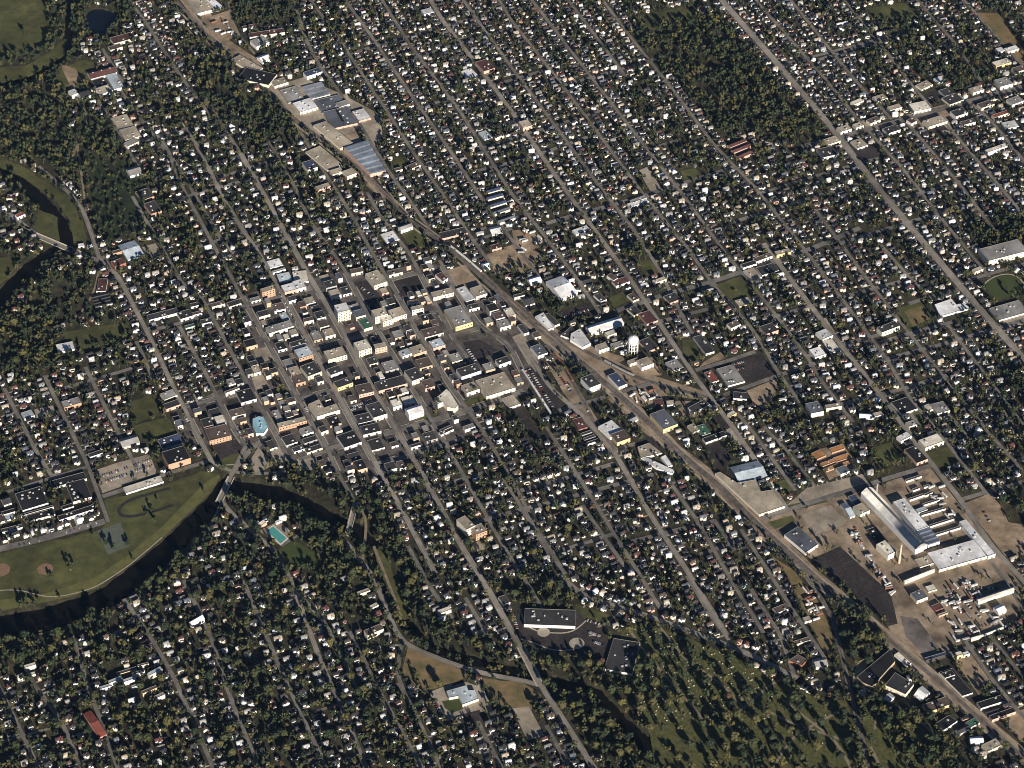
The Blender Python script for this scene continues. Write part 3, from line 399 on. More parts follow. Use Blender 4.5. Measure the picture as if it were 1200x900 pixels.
 ('row_house',572,237,590,232,3,3,'c','u',None), ('row_house',575,246,594,240,3,3,'c','u',None), ('row_house',580,254,598,248,3,3,'c','s',None), ('row_house',586,264,604,258,3,3,'c','s',None), ('row_house',572,229,586,225,3,3,'c','u',None), ('row_house',860,182,880,174,3,3,'p','m',None), ('row_house',855,176,875,168,3,3,'p','m',None), ('row_house',866,189,884,181,3,3,'p','m',None),
]
POLY = [
 ('factory',[(367,147),(382,142),(413,167),(399,174)],2.5,'c','t','tan flat roof with a cream edge along the railway'), ('factory',[(403,173),(430,164),(452,200),(434,204)],4,'p','l','pale blue striped sawtooth factory roof with a brick front',dict(teeth=6)),
 ('factory',[(627,371),(637,366),(649,384),(643,386)],2,'w','w','white angled roof beside the railway and street crossing'), ('warehouse',[(669,391),(680,385),(692.5,402),(683,407),(668,398)],3,'w','w','bright white five-sided roof beside the main railway'), ('warehouse',[(657,393),(670,382),(674,389),(668,397)],2,'w','d',None),
 ('office',[(361,474),(374,468),(380,478),(394,473),(398.5,480.5),(371.5,488.5)],4,'c','t','L-shaped beige roof with a cream front in downtown'), ('shop',[(318,482),(326,480),(334,496),(328,498)],2,'t','g',None), ('museum',[(296,500),(296,491),(303,488),(309,489),(314,501),(309,508),(300,508)],3,'w','a','sky blue many-sided roof with white walls at the junction'),
 ('courthouse',[(509,467),(514,464),(523,456),(527,459),(537,475),(533,479),(524,477),(519,471),(513,474)],5,'c','c','cream T-shaped courthouse on a dark lawn'), ('store',[(1095,357),(1115,350),(1121,357),(1129,355),(1137,361),(1102,371)],1.8,'w','w','large white store roof beside the small park'),
 ('warehouse',[(747,524),(761,519),(776,531),(751,537)],2,'w','t','half white, half tan shed at the lower railway siding'), ('long_shed',[(752,537),(760,537),(790,551),(788,555),(770,549)],2,'w','w','long bent white shed beside the lower railway siding'), ('workshop',[(774,536),(780,533),(788,545),(783,547)],2,'w','w',None),
 ('warehouse',[(838,555),(844,553),(864,566),(886,562),(892,576),(906,574),(920,593),(890,603)],2.5,'c','t','huge tan roof beside the main railway'), ('warehouse',[(919,627),(935,617),(959,638),(944,648)],3,'w','s','half slate, half white warehouse between railway and sand lot'),
 ('workshop',[(1100,788),(1116,783),(1140,812),(1128,816)],1.5,'w','k',None), ('warehouse',[(1004,793),(1043,761),(1049,775),(1022,805),(1011,800)],3,'t','k','long black roof with tan walls at the spur track'), ('warehouse',[(1048,767),(1053,764),(1068,777),(1063,780)],2,'w','c',None),
 ('warehouse',[(1037,803),(1049,788),(1071,802),(1061,814)],4,'c','d','dark roof with two cream sunlit sides near the spur track'), ('workshop',[(1071,815),(1081,804),(1090,812),(1080,821)],2,'w','w','bright white roof near the lower railway'), ('workshop',[(1036,819),(1043,812),(1049,817),(1043,822)],1.5,'w','w',None),
 ('workshop',[(1096,848),(1112,838),(1122,845),(1106,856)],2.5,'w','k','black roof with white V-shaped front near the bottom right'), ('house_block',[(924,774),(935,767),(946,773),(940,780)],2.5,'b','n','dark roofed block with red walls at the end of the diagonal road'),
 ('office',[(523,810),(547,803),(549,809),(557,809),(561,819),(542,826),(537,816),(526,818)],2.5,'c','l','L-shaped blue-grey office roof around a green lawn'), ('clinic',[(708,784),(719,748),(750,753),(741,790)],2,'w','d','square dark roofed clinic above the woods',dict(units=9)),
 ('depot',[(611,433),(613.2,432.4),(647,484),(644.6,485)],1.5,'w','w','thin white platform roof along the dark parking lot'), ('shop',[(711,323),(716,320),(724,326),(719,329)],3,'w','n',None), ('shop',[(510,322),(517,319),(525,326),(519,330)],3,'w','m',None),
]
ANCH = [('white water tower',741,413), ('swimming pool',324,626), ('pond',120,25), ('gabled white church',233,733), ('striped sawtooth factory',430,187), ('barrel-roofed factory hall',1055,610), ('sky blue roof',304,500), ('wide clinic',644,725),
 ('square clinic',730,770), ('L-shaped office',543,815), ('black tarmac yard',1005,690), ('cream courthouse',523,470), ('narrow red roof',113,850), ('yellow-fronted apartments',155,795), ('tan brick school',556,625), ('main bridge',264,573), ('wooded-bank bridge',413,606), ('creek road bridge',622,782),
 ('orange storage sheds',977,542), ('long black roof',1030,785), ('red-walled block',935,775), ('slate warehouse',938,633), ('huge tan roof',880,580), ('stadium field',1177,336), ('small park',1072,370), ('tree park',870,100), ('cream end block',522,720), ('bottom left corner',0,900),
 ('bottom right corner',1200,900), ('bottom edge',600,900), ('brown ball diamond',53,667), ('spur track crossing',997,808), ('dry triangular field',515,790), ('tan vacant lot',600,815), ('river fork',432,636), ('railway bend',830,560), ('left edge',0,600), ('right edge',1200,600), ('top right corner',1200,0), ('top left corner',0,0)]
# ------------------------------------------------------------------ masks from the survey
ANG = R(22.7); UC = Vector((math.cos(ANG), math.sin(ANG))); UD = Vector((-math.sin(ANG), math.cos(ANG)))
def smooth_line(pts, step=9.0):
    out = [Vector(pts[0])]
    for a, b in zip(pts, pts[1:]):
        n = max(1, int((Vector(b) - Vector(a)).length / step))
        out += [Vector(a).lerp(Vector(b), (k + 1) / n) for k in range(n)]
    for _ in range(6):
        out = [out[0]] + [(out[i - 1] + out[i] * 2 + out[i + 1]) / 4 for i in range(1, len(out) - 1)] + [out[-1]]
    return out
def mark_line(m, line, half):
    k = int(half / RES) + 1
    for p in line:
        j, i = cell(p.x, p.y)
        for dj in range(-k, k + 1):
            for di in range(-k, k + 1):
                jj, ii = j + dj, i + di
                if 0 <= jj < NY and 0 <= ii < NX:
                    if (gx[ii] - p.x) ** 2 + (gy[jj] - p.y) ** 2 <= half * half: m[jj, ii] = True
def normal_at(l, i):
    a, b = l[max(0, i - 1)], l[min(len(l) - 1, i + 1)]; d = (b - a)
    d = d.normalized() if d.length > 1e-6 else Vector((1, 0)); return Vector((-d.y, d.x))
def strip(mb, line, width, z, off=0.0, mi=0):
    vs = []
    for i, p in enumerate(line):
        n = normal_at(line, i); vs += [(p + n * (off - width / 2)).to_3d() + Vector((0, 0, z)), (p + n * (off + width / 2)).to_3d() + Vector((0, 0, z))]
    mb.add(vs, [(2 * i, 2 * i + 2, 2 * i + 3, 2 * i + 1) for i in range(len(line) - 1)], mi)

main_l = [(smooth_line(vec(l)), w * .9) for l, w in MAIN]
d_l = [(smooth_line(vec(l)), 6.6) for l in DST]
c_l = [(smooth_line(vec(l)), w) for l, w in CST]
x_l = [(smooth_line(vec(l)), 4.5) for l in HW_EXTRA]
r_l = [smooth_line(vec(l)) for l in RAIL]
for L in (main_l, d_l, c_l, x_l):
    for l, w in L: mark_line(M_road, smooth_line(l, 2.5), w / 2 + 1.0)
M_main = np.zeros((NY, NX), bool)
for l, w in main_l + c_l: mark_line(M_main, smooth_line(l, 2.5), w / 2 - 1)
for l, w in d_l: mark_line(M_main, smooth_line(l, 2.5), 2.2)
M_open = np.zeros((NY, NX), bool)
for l, w in c_l:
    if w >= 8: mark_line(M_open, [p - UD * 7 for p in smooth_line(l, 2.5)], w / 2 + 5)
for l in r_l: mark_line(M_road, smooth_line(l, 2.5), 5)
for k in LOT:
    for p in LOT[k]:
        if k != 'industrial_ground': M_lot |= poly_mask(vec(p))
M_ind = np.zeros((NY, NX), bool)
for p in LOT['industrial_ground']: M_ind |= poly_mask(vec(p))
for k in FIELD:
    for p in FIELD[k]:
        (M_cem if k == 'cemetery_lawn' else M_field)[:] |= poly_mask(vec(p))
for p in WOOD: M_wood |= poly_mask(vec(p))
for k in WATER:
    for p in WATER[k]: M_water |= poly_mask(vec(p))
for p in TOWN: M_town |= poly_mask(vec(p))
for p in THIN: M_thin |= poly_mask(vec(p))
for p in DENSE: M_dense |= poly_mask(vec(p))

# ------------------------------------------------------------------ the ground, with the river bed cut into it
dep = M_water.astype(float)
for _ in range(4):
    q = dep.copy(); q[1:-1, 1:-1] = (dep[1:-1, 1:-1] * 2 + dep[2:, 1:-1] + dep[:-2, 1:-1] + dep[1:-1, 2:] + dep[1:-1, :-2]) / 6; dep = q
def ground_z(x, y):
    j, i = cell(x, y)
    return -5.0 * dep[j, i] if 0 <= j < NY and 0 <= i < NX else 0.0
xs = np.concatenate([[-30000, -9000, -3500, -1800], np.arange(-1296, 1297, 8.0), [1800, 3500, 9000, 30000]])
ys = np.concatenate([[-20000, -6000, -2500, -1300], np.arange(-1046, 1745, 8.0), [2200, 4000, 9000, 30000]])
gxx, gyy = np.meshgrid(xs, ys); gz = np.zeros_like(gxx)
ii = np.clip(((gxx - X0) / RES).astype(int), 0, NX - 1); jj = np.clip(((gyy - Y0) / RES).astype(int), 0, NY - 1)
inside = (gxx > X0) & (gxx < X1) & (gyy > Y0) & (gyy < Y1); gz[inside] = -5.0 * dep[jj, ii][inside]
V = np.stack([gxx, gyy, gz], -1).reshape(-1, 3); nx_, ny_ = len(xs), len(ys)
idx = np.arange(nx_ * ny_).reshape(ny_, nx_)
F = np.stack([idx[:-1, :-1], idx[:-1, 1:], idx[1:, 1:], idx[1:, :-1]], -1).reshape(-1, 4)
m_ground = mat('ground grass and soil', (.066, .057, .031), (.017, .019, .011), scale=0.09, detail=9, lo=.38, hi=.66, scale2=.012)
kind(link('ground', big_mesh('ground', V, F, np.zeros(len(F)), [m_ground])), 'structure')

m_water = mat('river water', (.008, .0075, .006), (.004, .004, .0032), scale=.06, rough=.4, bump=.25, spec=.06)
m_pond = mat('pond water', (.006, .009, .020), (.004, .006, .013), scale=.3, rough=.3, bump=.2, spec=.2)
def grown_poly(p, d):
    p = ccw([Vector(q) for q in p]); return inset(p, -d)
for nm, mm in (('river', m_water), ('pond', m_pond)):
    mb = MB()
    for k, p in enumerate(WATER[nm]):
        q = grown_poly(vec(p), 1.5); mb.add([(v.x, v.y, -2.2 + .02 * k) for v in q], [tuple(range(len(q)))])
    kind(mb.build(nm, mm), 'structure')

GM = dict(
 meadow=mat('meadow grass', (.100, .100, .036), (.048, .054, .019), scale=.05, detail=9, lo=.35, hi=.65, scale2=.012),
 dark_field=mat('dark crop field', (.030, .042, .018), (.014, .022, .010), scale=.12, detail=9, scale2=.01),
 dry_field=mat('dry field', (.24, .165, .085), (.10, .092, .040), scale=.035, detail=8, lo=.36, hi=.62),
 sports_turf=mat('sports turf', (.058, .075, .022), (.040, .055, .017), scale=.1),
 cemetery_lawn=mat('cemetery lawn', (.115, .112, .040), (.040, .047, .016), scale=.16, detail=9),
 concrete=mat('worn concrete', (.37, .32, .25), (.25, .215, .17), scale=.10, detail=9, scale2=.02),
 gravel=mat('gravel yard', (.37, .28, .19), (.20, .15, .10), scale=.07, detail=9, scale2=.02),
 asphalt=mat('dark asphalt and shade', (.062, .050, .047), (.016, .014, .017), scale=.16, detail=9, lo=.3, hi=.75, scale2=.03),
 industrial_ground=mat('industrial ground', (.36, .28, .20), (.15, .115, .08), scale=.035, detail=9, lo=.36, hi=.64, scale2=.02))
zc = [0.03]
def lay(name, polys, m):
    mb = MB()
    for p in polys:
        q = [Vector(v) for v in vec(p)]
        if len(q) < 3 or abs(area(q)) < 60: continue
        q = ccw(q); big = abs(area(q)) > 2500; out = []
        for i, a in enumerate(q):                   # organic edges for grass, straight for paving
            b = q[(i + 1) % len(q)]; out.append(a)
            if big and name in FIELD and name != 'sports_turf':
                n = int((b - a).length / 14); nv = Vector((b.y - a.y, a.x - b.x)).normalized() if n else None
                for k in range(1, n): out.append(a.lerp(b, k / n) + nv * rng.uniform(-2.2, 2.2))
        zc[0] += .0015
        mb.add([(v.x, v.y, zc[0]) for v in out], [tuple(range(len(out)))])
    kind(mb.build(name, m), 'structure')
lay('downtown_paving', TOWN, mat('town paving', (.15, .13, .115), (.04, .036, .036), scale=.045, detail=9, lo=.36, hi=.66))
lay('industrial_ground', LOT['industrial_ground'], GM['industrial_ground'])
for k in ('meadow', 'dark_field', 'dry_field', 'sports_turf', 'cemetery_lawn'): lay(k, FIELD[k], GM[k])
for k in ('gravel', 'concrete', 'asphalt'): lay({'gravel': 'gravel_yard', 'concrete': 'concrete_lot', 'asphalt': 'asphalt_lot_and_shade'}[k], LOT[k], GM[k])
lay('levee_grass', [[(-10,704),(40,699),(78,688),(113,676),(148,652),(188,619),(240,566),(256,556),(258,560),(246,578),(190,631),(150,663),(115,689),(80,700),(-10,718)]], mat('levee grass', (.145, .140, .048), (.085, .086, .030), scale=.06, detail=8))
lay('sports_court', [[(114,622),(141,612),(152,640),(126,650)]], mat('court surface', (.12, .135, .105), (.085, .10, .078), scale=.1))
lay('worn_lot', [[(1055,722),(1075,725),(1106,766),(1090,776),(1062,746)]], mat('worn grey lot', (.20, .175, .155), (.085, .075, .07), scale=.05, detail=9, scale2=.03))
lay('office_lawn', [[(518,822),(537,818),(543,831),(525,837)]], GM['sports_turf'])
# ball diamonds, round plazas, running loop
mb = MB()
for px, py, r in ((53, 667, 13), (1, 668, 15), (327, 657, 11), (328, 664, 8)):
    c = g(px, py); mb.add([(c.x + r * math.cos(t / 20 * 2 * math.pi), c.y + r * math.sin(t / 20 * 2 * math.pi), .30) for t in range(20)], [tuple(range(20))])
kind(mb.build('ball_diamond_path', mat('infield dirt', (.27, .16, .10), (.17, .115, .07), scale=.2)), 'structure')
mb = MB()
for px, py, r in ((676, 754, 12), (637, 741, 10)):
    c = g(px, py); mb.add([(c.x + r * math.cos(t / 24 * 2 * math.pi), c.y + r * math.sin(t / 24 * 2 * math.pi), .31) for t in range(24)], [tuple(range(24))])
for l, w in (([(610,714),(610,728),(614,735),(622,741),(637,742),(645,740),(658,744),(672,742),(682,735),(687,727)], 2.5), ([(610,749),(621,746),(632,758),(645,763),(660,764),(673,761)], 2.5), ([(690,745),(702,744)], 3),
             ([(1150,337),(1158,326),(1186,318),(1195,322),(1202,336)], 3), ([(0,692),(20,690),(60,702),(110,690),(150,664),(190,630)], 2), ([(265,545),(275,541),(290,545)], 2.5), ([(505,812),(520,805),(530,802)], 4), ([(518,828),(540,848)], 4), ([(555,793),(562,800),(575,833)], 6)):
    strip(mb, smooth_line(vec(l)), w, .305)
mt = MB(); strip(mt, smooth_line(vec([(200,572),(150,586),(135,594),(131,601),(137,608),(152,607),(180,600),(203,592)])), 6, .30); kind(mt.build('running_track_path', mat('dark cinder', (.035, .032, .035), (.02, .018, .02), scale=.2)), 'structure')
kind(mb.build('footpath', mat('pale path', (.42, .38, .30), (.30, .27, .21), scale=.2)), 'structure')

# ------------------------------------------------------------------ streets, kerbed pavements, markings, railway
m_st = mat('street asphalt', (.215, .20, .182), (.115, .107, .097), scale=.06, detail=9, scale2=.012)
m_main = mat('main street asphalt', (.27, .25, .23), (.17, .157, .145), scale=.06, detail=9, scale2=.012)
m_lane = mat('lane gravel', (.26, .22, .155), (.17, .14, .10), scale=.08, detail=9)
for nm, L, z, mm in (('cross_street', c_l, .36, m_st), ('street', d_l, .42, m_st), ('main_road', main_l, .48, m_main), ('lane_path', x_l, .33, m_lane)):
    mb = MB()
    for k, (l, w) in enumerate(L): strip(mb, l, w, z + .0006 * k)
    kind(mb.build(nm, mm), 'structure')
mb = MB()
for l, w in main_l + d_l + c_l:                     # kerbed pavements along the built-up streets, 0.14 m above the carriageway
    l2 = smooth_line(l, 5.0)
    for s in (-1, 1):
        run = []
        for i, p in enumerate(l2):
            q = p + normal_at(l2, i) * s * (w / 2 + 1.9)
            j, i2 = cell(q.x, q.y)
            ok = 0 <= j < NY and 0 <= i2 < NX and M_town[j, i2] and not M_road[j, i2]
            if ok: run.append(q)
            if (not ok or i == len(l2) - 1):
                if len(run) > 2: strip(mb, run, 2.2, .60)
                run = []
kind(mb.build('pavement', mat('pavement concrete', (.36, .33, .28), (.26, .235, .20), scale=.2)), 'structure')
mb = MB()
for l, w in main_l:
    strip(mb, l, .15, .53, .18); strip(mb, l, .15, .53, -.18)
kind(mb.build('road_markings', mat('road paint', (.62, .47, .14), (.45, .36, .14), scale=.3)), 'structure')
mb = MB(); rb = MB(); sb = MB()
for k, l in enumerate(r_l):
    strip(mb, l, 7.5 if k != 3 else 5.5, .56 + .008 * k)
    l3 = smooth_line(l, 20)
    for s in (-.72, .72): strip(rb, l, .22, .80 + .005 * k, s)
    acc = 0
    for i in range(0, len(l), 1):
        n = normal_at(l, i); sb.box(l[i], n, 1.3, .14, .6, .70 + .001 * k)
kind(mb.build('railway_road', mat('ballast', (.20, .175, .155), (.095, .083, .075), scale=.12, detail=9, scale2=.02)), 'structure')
mb = MB(); strip(mb, [p for p in r_l[0]], 4.0, .545, -11.0); strip(mb, [p for p in r_l[0]], 3.0, .550, 9.5)
kind(mb.build('railway_service_road', mat('pale dirt road', (.40, .34, .26), (.26, .215, .16), scale=.08, detail=9)), 'structure')
kind(rb.build('rail_road_lines', mat('rail steel', (.20, .17, .15), (.11, .085, .07), scale=.5, rough=.45, metallic=.6)), 'structure')
kind(sb.build('railway_sleeper_path', mat('sleeper', (.07, .055, .045))), 'structure')

# ------------------------------------------------------------------ the air: one even, thin haze round camera and town
hm_ = bpy.data.materials.new('haze'); hm_.use_nodes = True; hn = hm_.node_tree
for n_ in list(hn.nodes):
    if n_.type != 'OUTPUT_MATERIAL': hn.nodes.remove(n_)
pv = hn.nodes.new('ShaderNodeVolumePrincipled'); pv.inputs['Color'].default_value = (.36, .60, 1, 1); pv.inputs['Density'].default_value = 3.7e-6; pv.inputs['Anisotropy'].default_value = 0.0
hn.links.new(pv.outputs[0], [n_ for n_ in hn.nodes if n_.type == 'OUTPUT_MATERIAL'][0].inputs['Volume'])
mb = MB(); mb.box((0, 0), (1, 0), 31000, 31000, -6.2, CAM.z + 120, bottom=True); kind(mb.build('haze', hm_), 'stuff')

# ------------------------------------------------------------------ registry for labels
REG = []        # (object or None, description, noun, ground point)
LABELLED = []
ORD = ['nearest', 'second nearest', 'third nearest', 'fourth nearest', 'fifth nearest', 'sixth nearest', 'seventh nearest', 'eighth nearest', 'ninth nearest', 'tenth nearest'] + ['%dth nearest' % k for k in range(11, 60)]
def assign_labels():
    A = np.array([g(x, y)[:] for _, x, y in ANCH]); groups = {}
    for e in REG: groups.setdefault(e[1], []).append(e)
    for desc, es in groups.items():
        P = np.array([e[3][:2] for e in es]); D = np.linalg.norm(P[:, None] - A[None], axis=2)
        rank = D.argsort(0).argsort(0)
        for i, e in enumerate(es):
            if e[0] is None: continue
            cost = rank[i] + D[i] / 400.0; a = int(np.argmin(cost))
            e[0]['label'] = desc + ', ' + ORD[min(rank[i, a], len(ORD) - 1)] + ' such ' + e[2].split()[-1] + ' to the ' + ANCH[a][0]
            if len(e[0]['label'].split()) > 16: e[0]['label'] = desc + ', ' + ORD[min(rank[i, a], len(ORD) - 1)] + ' to the ' + ANCH[a][0]

# ------------------------------------------------------------------ named buildings
m_glass = mat('window glass', (.02, .025, .03), rough=.25, spec=.5)
m_unit = mat('rooftop unit metal', (.52, .52, .50), rough=.6)
m_door = mat('roller door', (.30, .29, .27), (.22, .21, .2), scale=.8)
GABLE = {'church', 'church_hall', 'long_shed', 'row_house'}
NB = [0]
def building(name, base, h, wk, rk, label=None, opt=None):
    """base: ground corners, front-left, front-right, then round; h: wall height"""
    opt = opt or {}; base = [Vector(p[:2]) for p in base]
    if area(base) < 0: base = [base[1], base[0]] + list(reversed(base[2:]))
    c = sum(base, Vector((0, 0))) / len(base); L = [p - c for p in base]; A = abs(area(base))
    root = empty(name, (c.x, c.y, 0), 0); root['category'] = name.replace('_', ' ')
    NB[0] += 1; lr = random.Random(NB[0] * 7 + 1)
    quad = len(L) == 4; fx = (L[1] - L[0]); fw = fx.length; fx = fx.normalized(); out = Vector((fx.y, -fx.x))
    dep_ = abs((L[-1] - L[0]).dot(out)) if quad else 10
    mw, mr = wm(wk), rm(rk); top = h
    if quad and (name in GABLE or opt.get('seams') or (name in ('house_block', 'workshop') and rk in 'wdgml' and lr.random() < .45 and fw < 32)):
        rise = min(4.5, dep_ * (.5 if name == 'church' else .22)); wv = MB(); n = 4
        a, b, cc, d = L; r0 = (a + d) / 2; r1 = (b + cc) / 2
        wv.add([(*p, -1) for p in L] + [(*p, h) for p in L] + [(*r0, h + rise), (*r1, h + rise)], [(0, 1, 5, 4), (2, 3, 7, 6), (1, 2, 6, 9, 5), (3, 0, 4, 8, 7)])
        wv.build('wall', mw, root)
        e = .5; x = fx * e; rv = MB(); y = out * e; t = .22
        zE = h - e * rise / max(dep_ / 2, 1)
        A0, B0, C0_, D0 = a - x + y, b + x + y, cc + x - y, d - x - y; R0, R1 = r0 - x, r1 + x
        vs = [(*A0, zE), (*B0, zE), (*C0_, zE), (*D0, zE), (*R0, h + rise), (*R1, h + rise)]
        vs += [(v[0], v[1], v[2] + t) for v in vs]
        rv.add(vs, [(6, 7, 11, 10), (8, 9, 10, 11), (0, 6, 10, 4), (4, 10, 9, 3), (1, 5, 11, 7), (5, 2, 8, 11), (0, 1, 7, 6), (2, 3, 9, 8), (0, 4, 5, 1), (2, 5, 4, 3)])
        rf = rv.build('roof', mr, root); top = h + rise
        if opt.get('seams'):
            for k in range(opt['seams'] + 1):
                q = r0.lerp(r1, (k + .5) / (opt['seams'] + 1)); v = MB(); v.box(q, fx, 1.2, .9, h + rise - .2, h + rise + .9); v.build('ridge_vent', m_unit, rf)
    elif quad and opt.get('barrel'):
        w = MB(); w.prism(L, -1, h, top=False); w.build('wall', mw, root)
        v = MB(); N = 14; a, b, cc, d = L; vs = []
        for s in (0, 1):
            p, q = (a, b) if s == 0 else (d, cc)
            for k in range(N + 1):
                t = k / N; vs.append((*p.lerp(q, t), h + 7.0 * math.sin(math.pi * t)))
        v.add(vs, [(k, k + 1, N + 2 + k, N + 1 + k) for k in range(N)] + [tuple(range(N + 1)), tuple(reversed(range(N + 1, 2 * N + 2)))])
        rf = v.build('roof', mr, root, True); top = h + 7
        v = MB(); m0, m1 = (a + b) / 2, (cc + d) / 2; v.box((m0 + m1) / 2, m1 - m0, (m1 - m0).length * .47, 1.6, h + 6.4, h + 8.6); v.build('ridge_vent', mat('dark ridge', (.12, .12, .12)), rf)
    elif quad and opt.get('teeth'):
        n = opt['teeth']; w = MB(); w.prism(L, -1, h, top=False); w.build('wall', mw, root)
        v = MB(); a, b, cc, d = L; tz = min(3.6, dep_ / n * .30)
        for k in range(n):
            s0, s1 = k / n, (k + 1) / n; p, q, r, s_ = a.lerp(d, s0), b.lerp(cc, s0), b.lerp(cc, s1), a.lerp(d, s1)
            v.add([(*p, h), (*q, h), (*p, h + tz), (*q, h + tz), (*r, h + .05), (*s_, h + .05)], [(0, 1, 3, 2)], 1)
            v.add([(*p, h + tz), (*q, h + tz), (*r, h + .05), (*s_, h + .05)], [(0, 1, 2, 3)], 0)
            v.add([(*p, h), (*p, h + tz), (*s_, h + .05)], [(0, 1, 2)], 2); v.add([(*q, h), (*r, h + .05), (*q, h + tz)], [(0, 1, 2)], 2)
        v.build('roof', [mr, rm('s') if rk in 'wl' else rm('d'), mw], root); top = h + tz
    else:
        w = MB(); n = len(L); I = inset(L, .35); pz = h + .6
        w.add([(*p, -1) for p in L] + [(*p, pz) for p in L] + [(*p, pz) for p in I] + [(*p, h) for p in I],
              [(i, (i + 1) % n, n + (i + 1) % n, n + i) for i in range(n)] + [(n + i, n + (i + 1) % n, 2 * n + (i + 1) % n, 2 * n + i) for i in range(n)] + [(2 * n + i, 2 * n + (i + 1) % n, 3 * n + (i + 1) % n, 3 * n + i) for i in range(n)])
        w.m[n:] = [1] * (2 * n); w.build('wall', [mw, mat('roof coping', (.24, .23, .215))], root)
        v = MB(); J = inset(L, .30); v.add([(*p, h + .06) for p in J], [tuple(range(n))]); rf = v.build('roof', mr, root)
        nu = opt.get('units', min(4, int(A / 420)) + (1 if A > 200 and lr.random() < .6 else 0))
        for k in range(nu):
            for _ in range(8):
                if quad: s, t = lr.uniform(.15, .85), lr.uniform(.15, .85); q = L[0].lerp(L[1], s).lerp(L[3].lerp(L[2], s), t)
                else: q = L[lr.randrange(n)] * lr.uniform(.2, .6)
                break
            v = MB(); v.box(q, fx, lr.uniform(.9, 2.0), lr.uniform(.8, 1.6), h + .06, h + lr.uniform(1.0, 2.0)); v.build('rooftop_unit', m_unit, rf)
        if opt.get('slot'):
            v = MB(); q = L[0].lerp(L[1], .52).lerp(L[3].lerp(L[2], .52), .55); v.box(q, L[3] - L[0], dep_ * .33, 2.2, h + .06, h + 2.0); v.build('roof_monitor', rm('k'), rf)
        if opt.get('dome'):
            v = MB(); q = L[0].lerp(L[1], .15).lerp(L[3].lerp(L[2], .15), .9)
            v.lathe([(5.5, h - 2), (5.5, h + 3), (5, h + 5), (3.8, h + 7), (2, h + 8.3), (.01, h + 8.8)], 16, 0, q); v.build('dome', rm('g'), root, True)
    M_bld[:] |= poly_mask(base)
    win = opt.get('win'); off = out * .06
    if win and fw > 8:
        nc, nr = win; ww = min(2.0, fw / nc * .5); hh = min(1.9, h / nr * .5); me = None
        for r_ in range(nr):
            for k in range(nc):
                q = L[0].lerp(L[1], (k + .5) / nc)
                if me is None:
                    v = MB(); v.box((0, 0), fx, ww / 2, .08, -hh / 2, hh / 2, bottom=True); me = v.mesh('window', m_glass)
                link('window', me, root, (q.x + off.x, q.y + off.y, h * (r_ + .55) / nr))
    elif name in ('warehouse', 'factory', 'workshop', 'depot', 'store', 'shop') and fw > 9 and h > 2.4:
        nd = 1 if fw < 16 else 2 if fw < 34 else 4; me = None
        for k in range(nd):
            q = L[0].lerp(L[1], (k + .5) / nd + lr.uniform(-.06, .06)); dw = lr.uniform(1.4, 2.2)
            v = MB(); v.box((0, 0), fx, dw, .08, .3, min(h * .72, 3.6)); link('loading_door' if name != 'shop' else 'shopfront', v.mesh('door', m_door if name != 'shop' else m_glass), root, (q.x + off.x, q.y + off.y, 0))
    if label: root['label'] = label
    else:
        wn, rn = WALL[wk][0], ROOF[rk][0]; nn = name.replace('_', ' ')
        REG.append((root, '%s-walled %s with %s roof' % (wn, nn, rn), nn, c))
    return root
def from_front(x1, y1, x2, y2, V, H):
    p1, p2 = g(x1, y1), g(x2, y2); fx = (p2 - p1).normalized(); d = Vector((-fx.y, fx.x))
    dy = proj(p1)[1] - proj(p1 + d * 10)[1]; depth = V / (dy / 10); h = H * pxm(p1)
    return [p1, p2, p2 + d * depth, p1 + d * depth], h
for e in BLD:
    name, x1, y1, x2, y2, Vp, Hp, wk, rk, lab = e[:10]; opt = e[10] if len(e) > 10 else {}
    b, h = from_front(x1, y1, x2, y2, Vp, max(Hp, 1.2)); building(name, b, max(h, 2.6), wk, rk, lab, opt)
for e in POLY:
    name, pts, Hp, wk, rk, lab = e[:6]; opt = e[6] if len(e) > 6 else {}
    h = max(2.6, Hp * pxm(g(*pts[0]))); P = [g(x, y, h) for x, y in pts]
    if len(P) == 4:                                  # first edge must be the sunlit one: the pair lowest in the picture
        k = max(range(4), key=lambda i: pts[i][1] + pts[(i + 1) % 4][1]); P = P[k:] + P[:k]
        if (P[1] - P[0]).x < 0: P = [P[1], P[0], P[3], P[2]]
    building(name, P, h, wk, rk, lab, opt)
M_bldg = grow(M_bld, 1)
# downtown infill: the smaller flat-roofed shops between the surveyed ones
fr = random.Random(5); count = 0
occ = M_road | M_bldg | M_lot | M_field | M_water
for a, b, big in [(a, b, True) for a in range(-50, 50) for b in range(-50, 50)] + [(a, b, False) for a in range(-70, 70) for b in range(-60, 60)]:
    if True:
        p = UC * (a * (23 if big else 13) + fr.uniform(-2, 2)) + UD * (b * (25 if big else 17) + fr.uniform(-2, 2))
        if not in_view(p.x, p.y, 0, 0) or not at(M_town, p.x, p.y) or fr.random() < .12: continue
        w, d = (fr.uniform(8, 11), fr.uniform(9, 12)) if big else (fr.uniform(4, 6.5), fr.uniform(5.5, 9))
        if any(at(occ, *(p + UC * s * (w + .4) + UD * t * (d + .4))) for s in (-1, -.5, 0, .5, 1) for t in (-1, -.5, 0, .5, 1)): continue
        B_ = [p - UC * w - UD * d, p + UC * w - UD * d, p + UC * w + UD * d, p - UC * w + UD * d]
        building('shop', B_, fr.choice([4, 5, 7, 8, 9]), fr.choice('wwcccttpgco'), fr.choice('kkddddggnnstc'), None); occ |= poly_mask(B_); count += 1
M_bldg = grow(M_bld, 1)

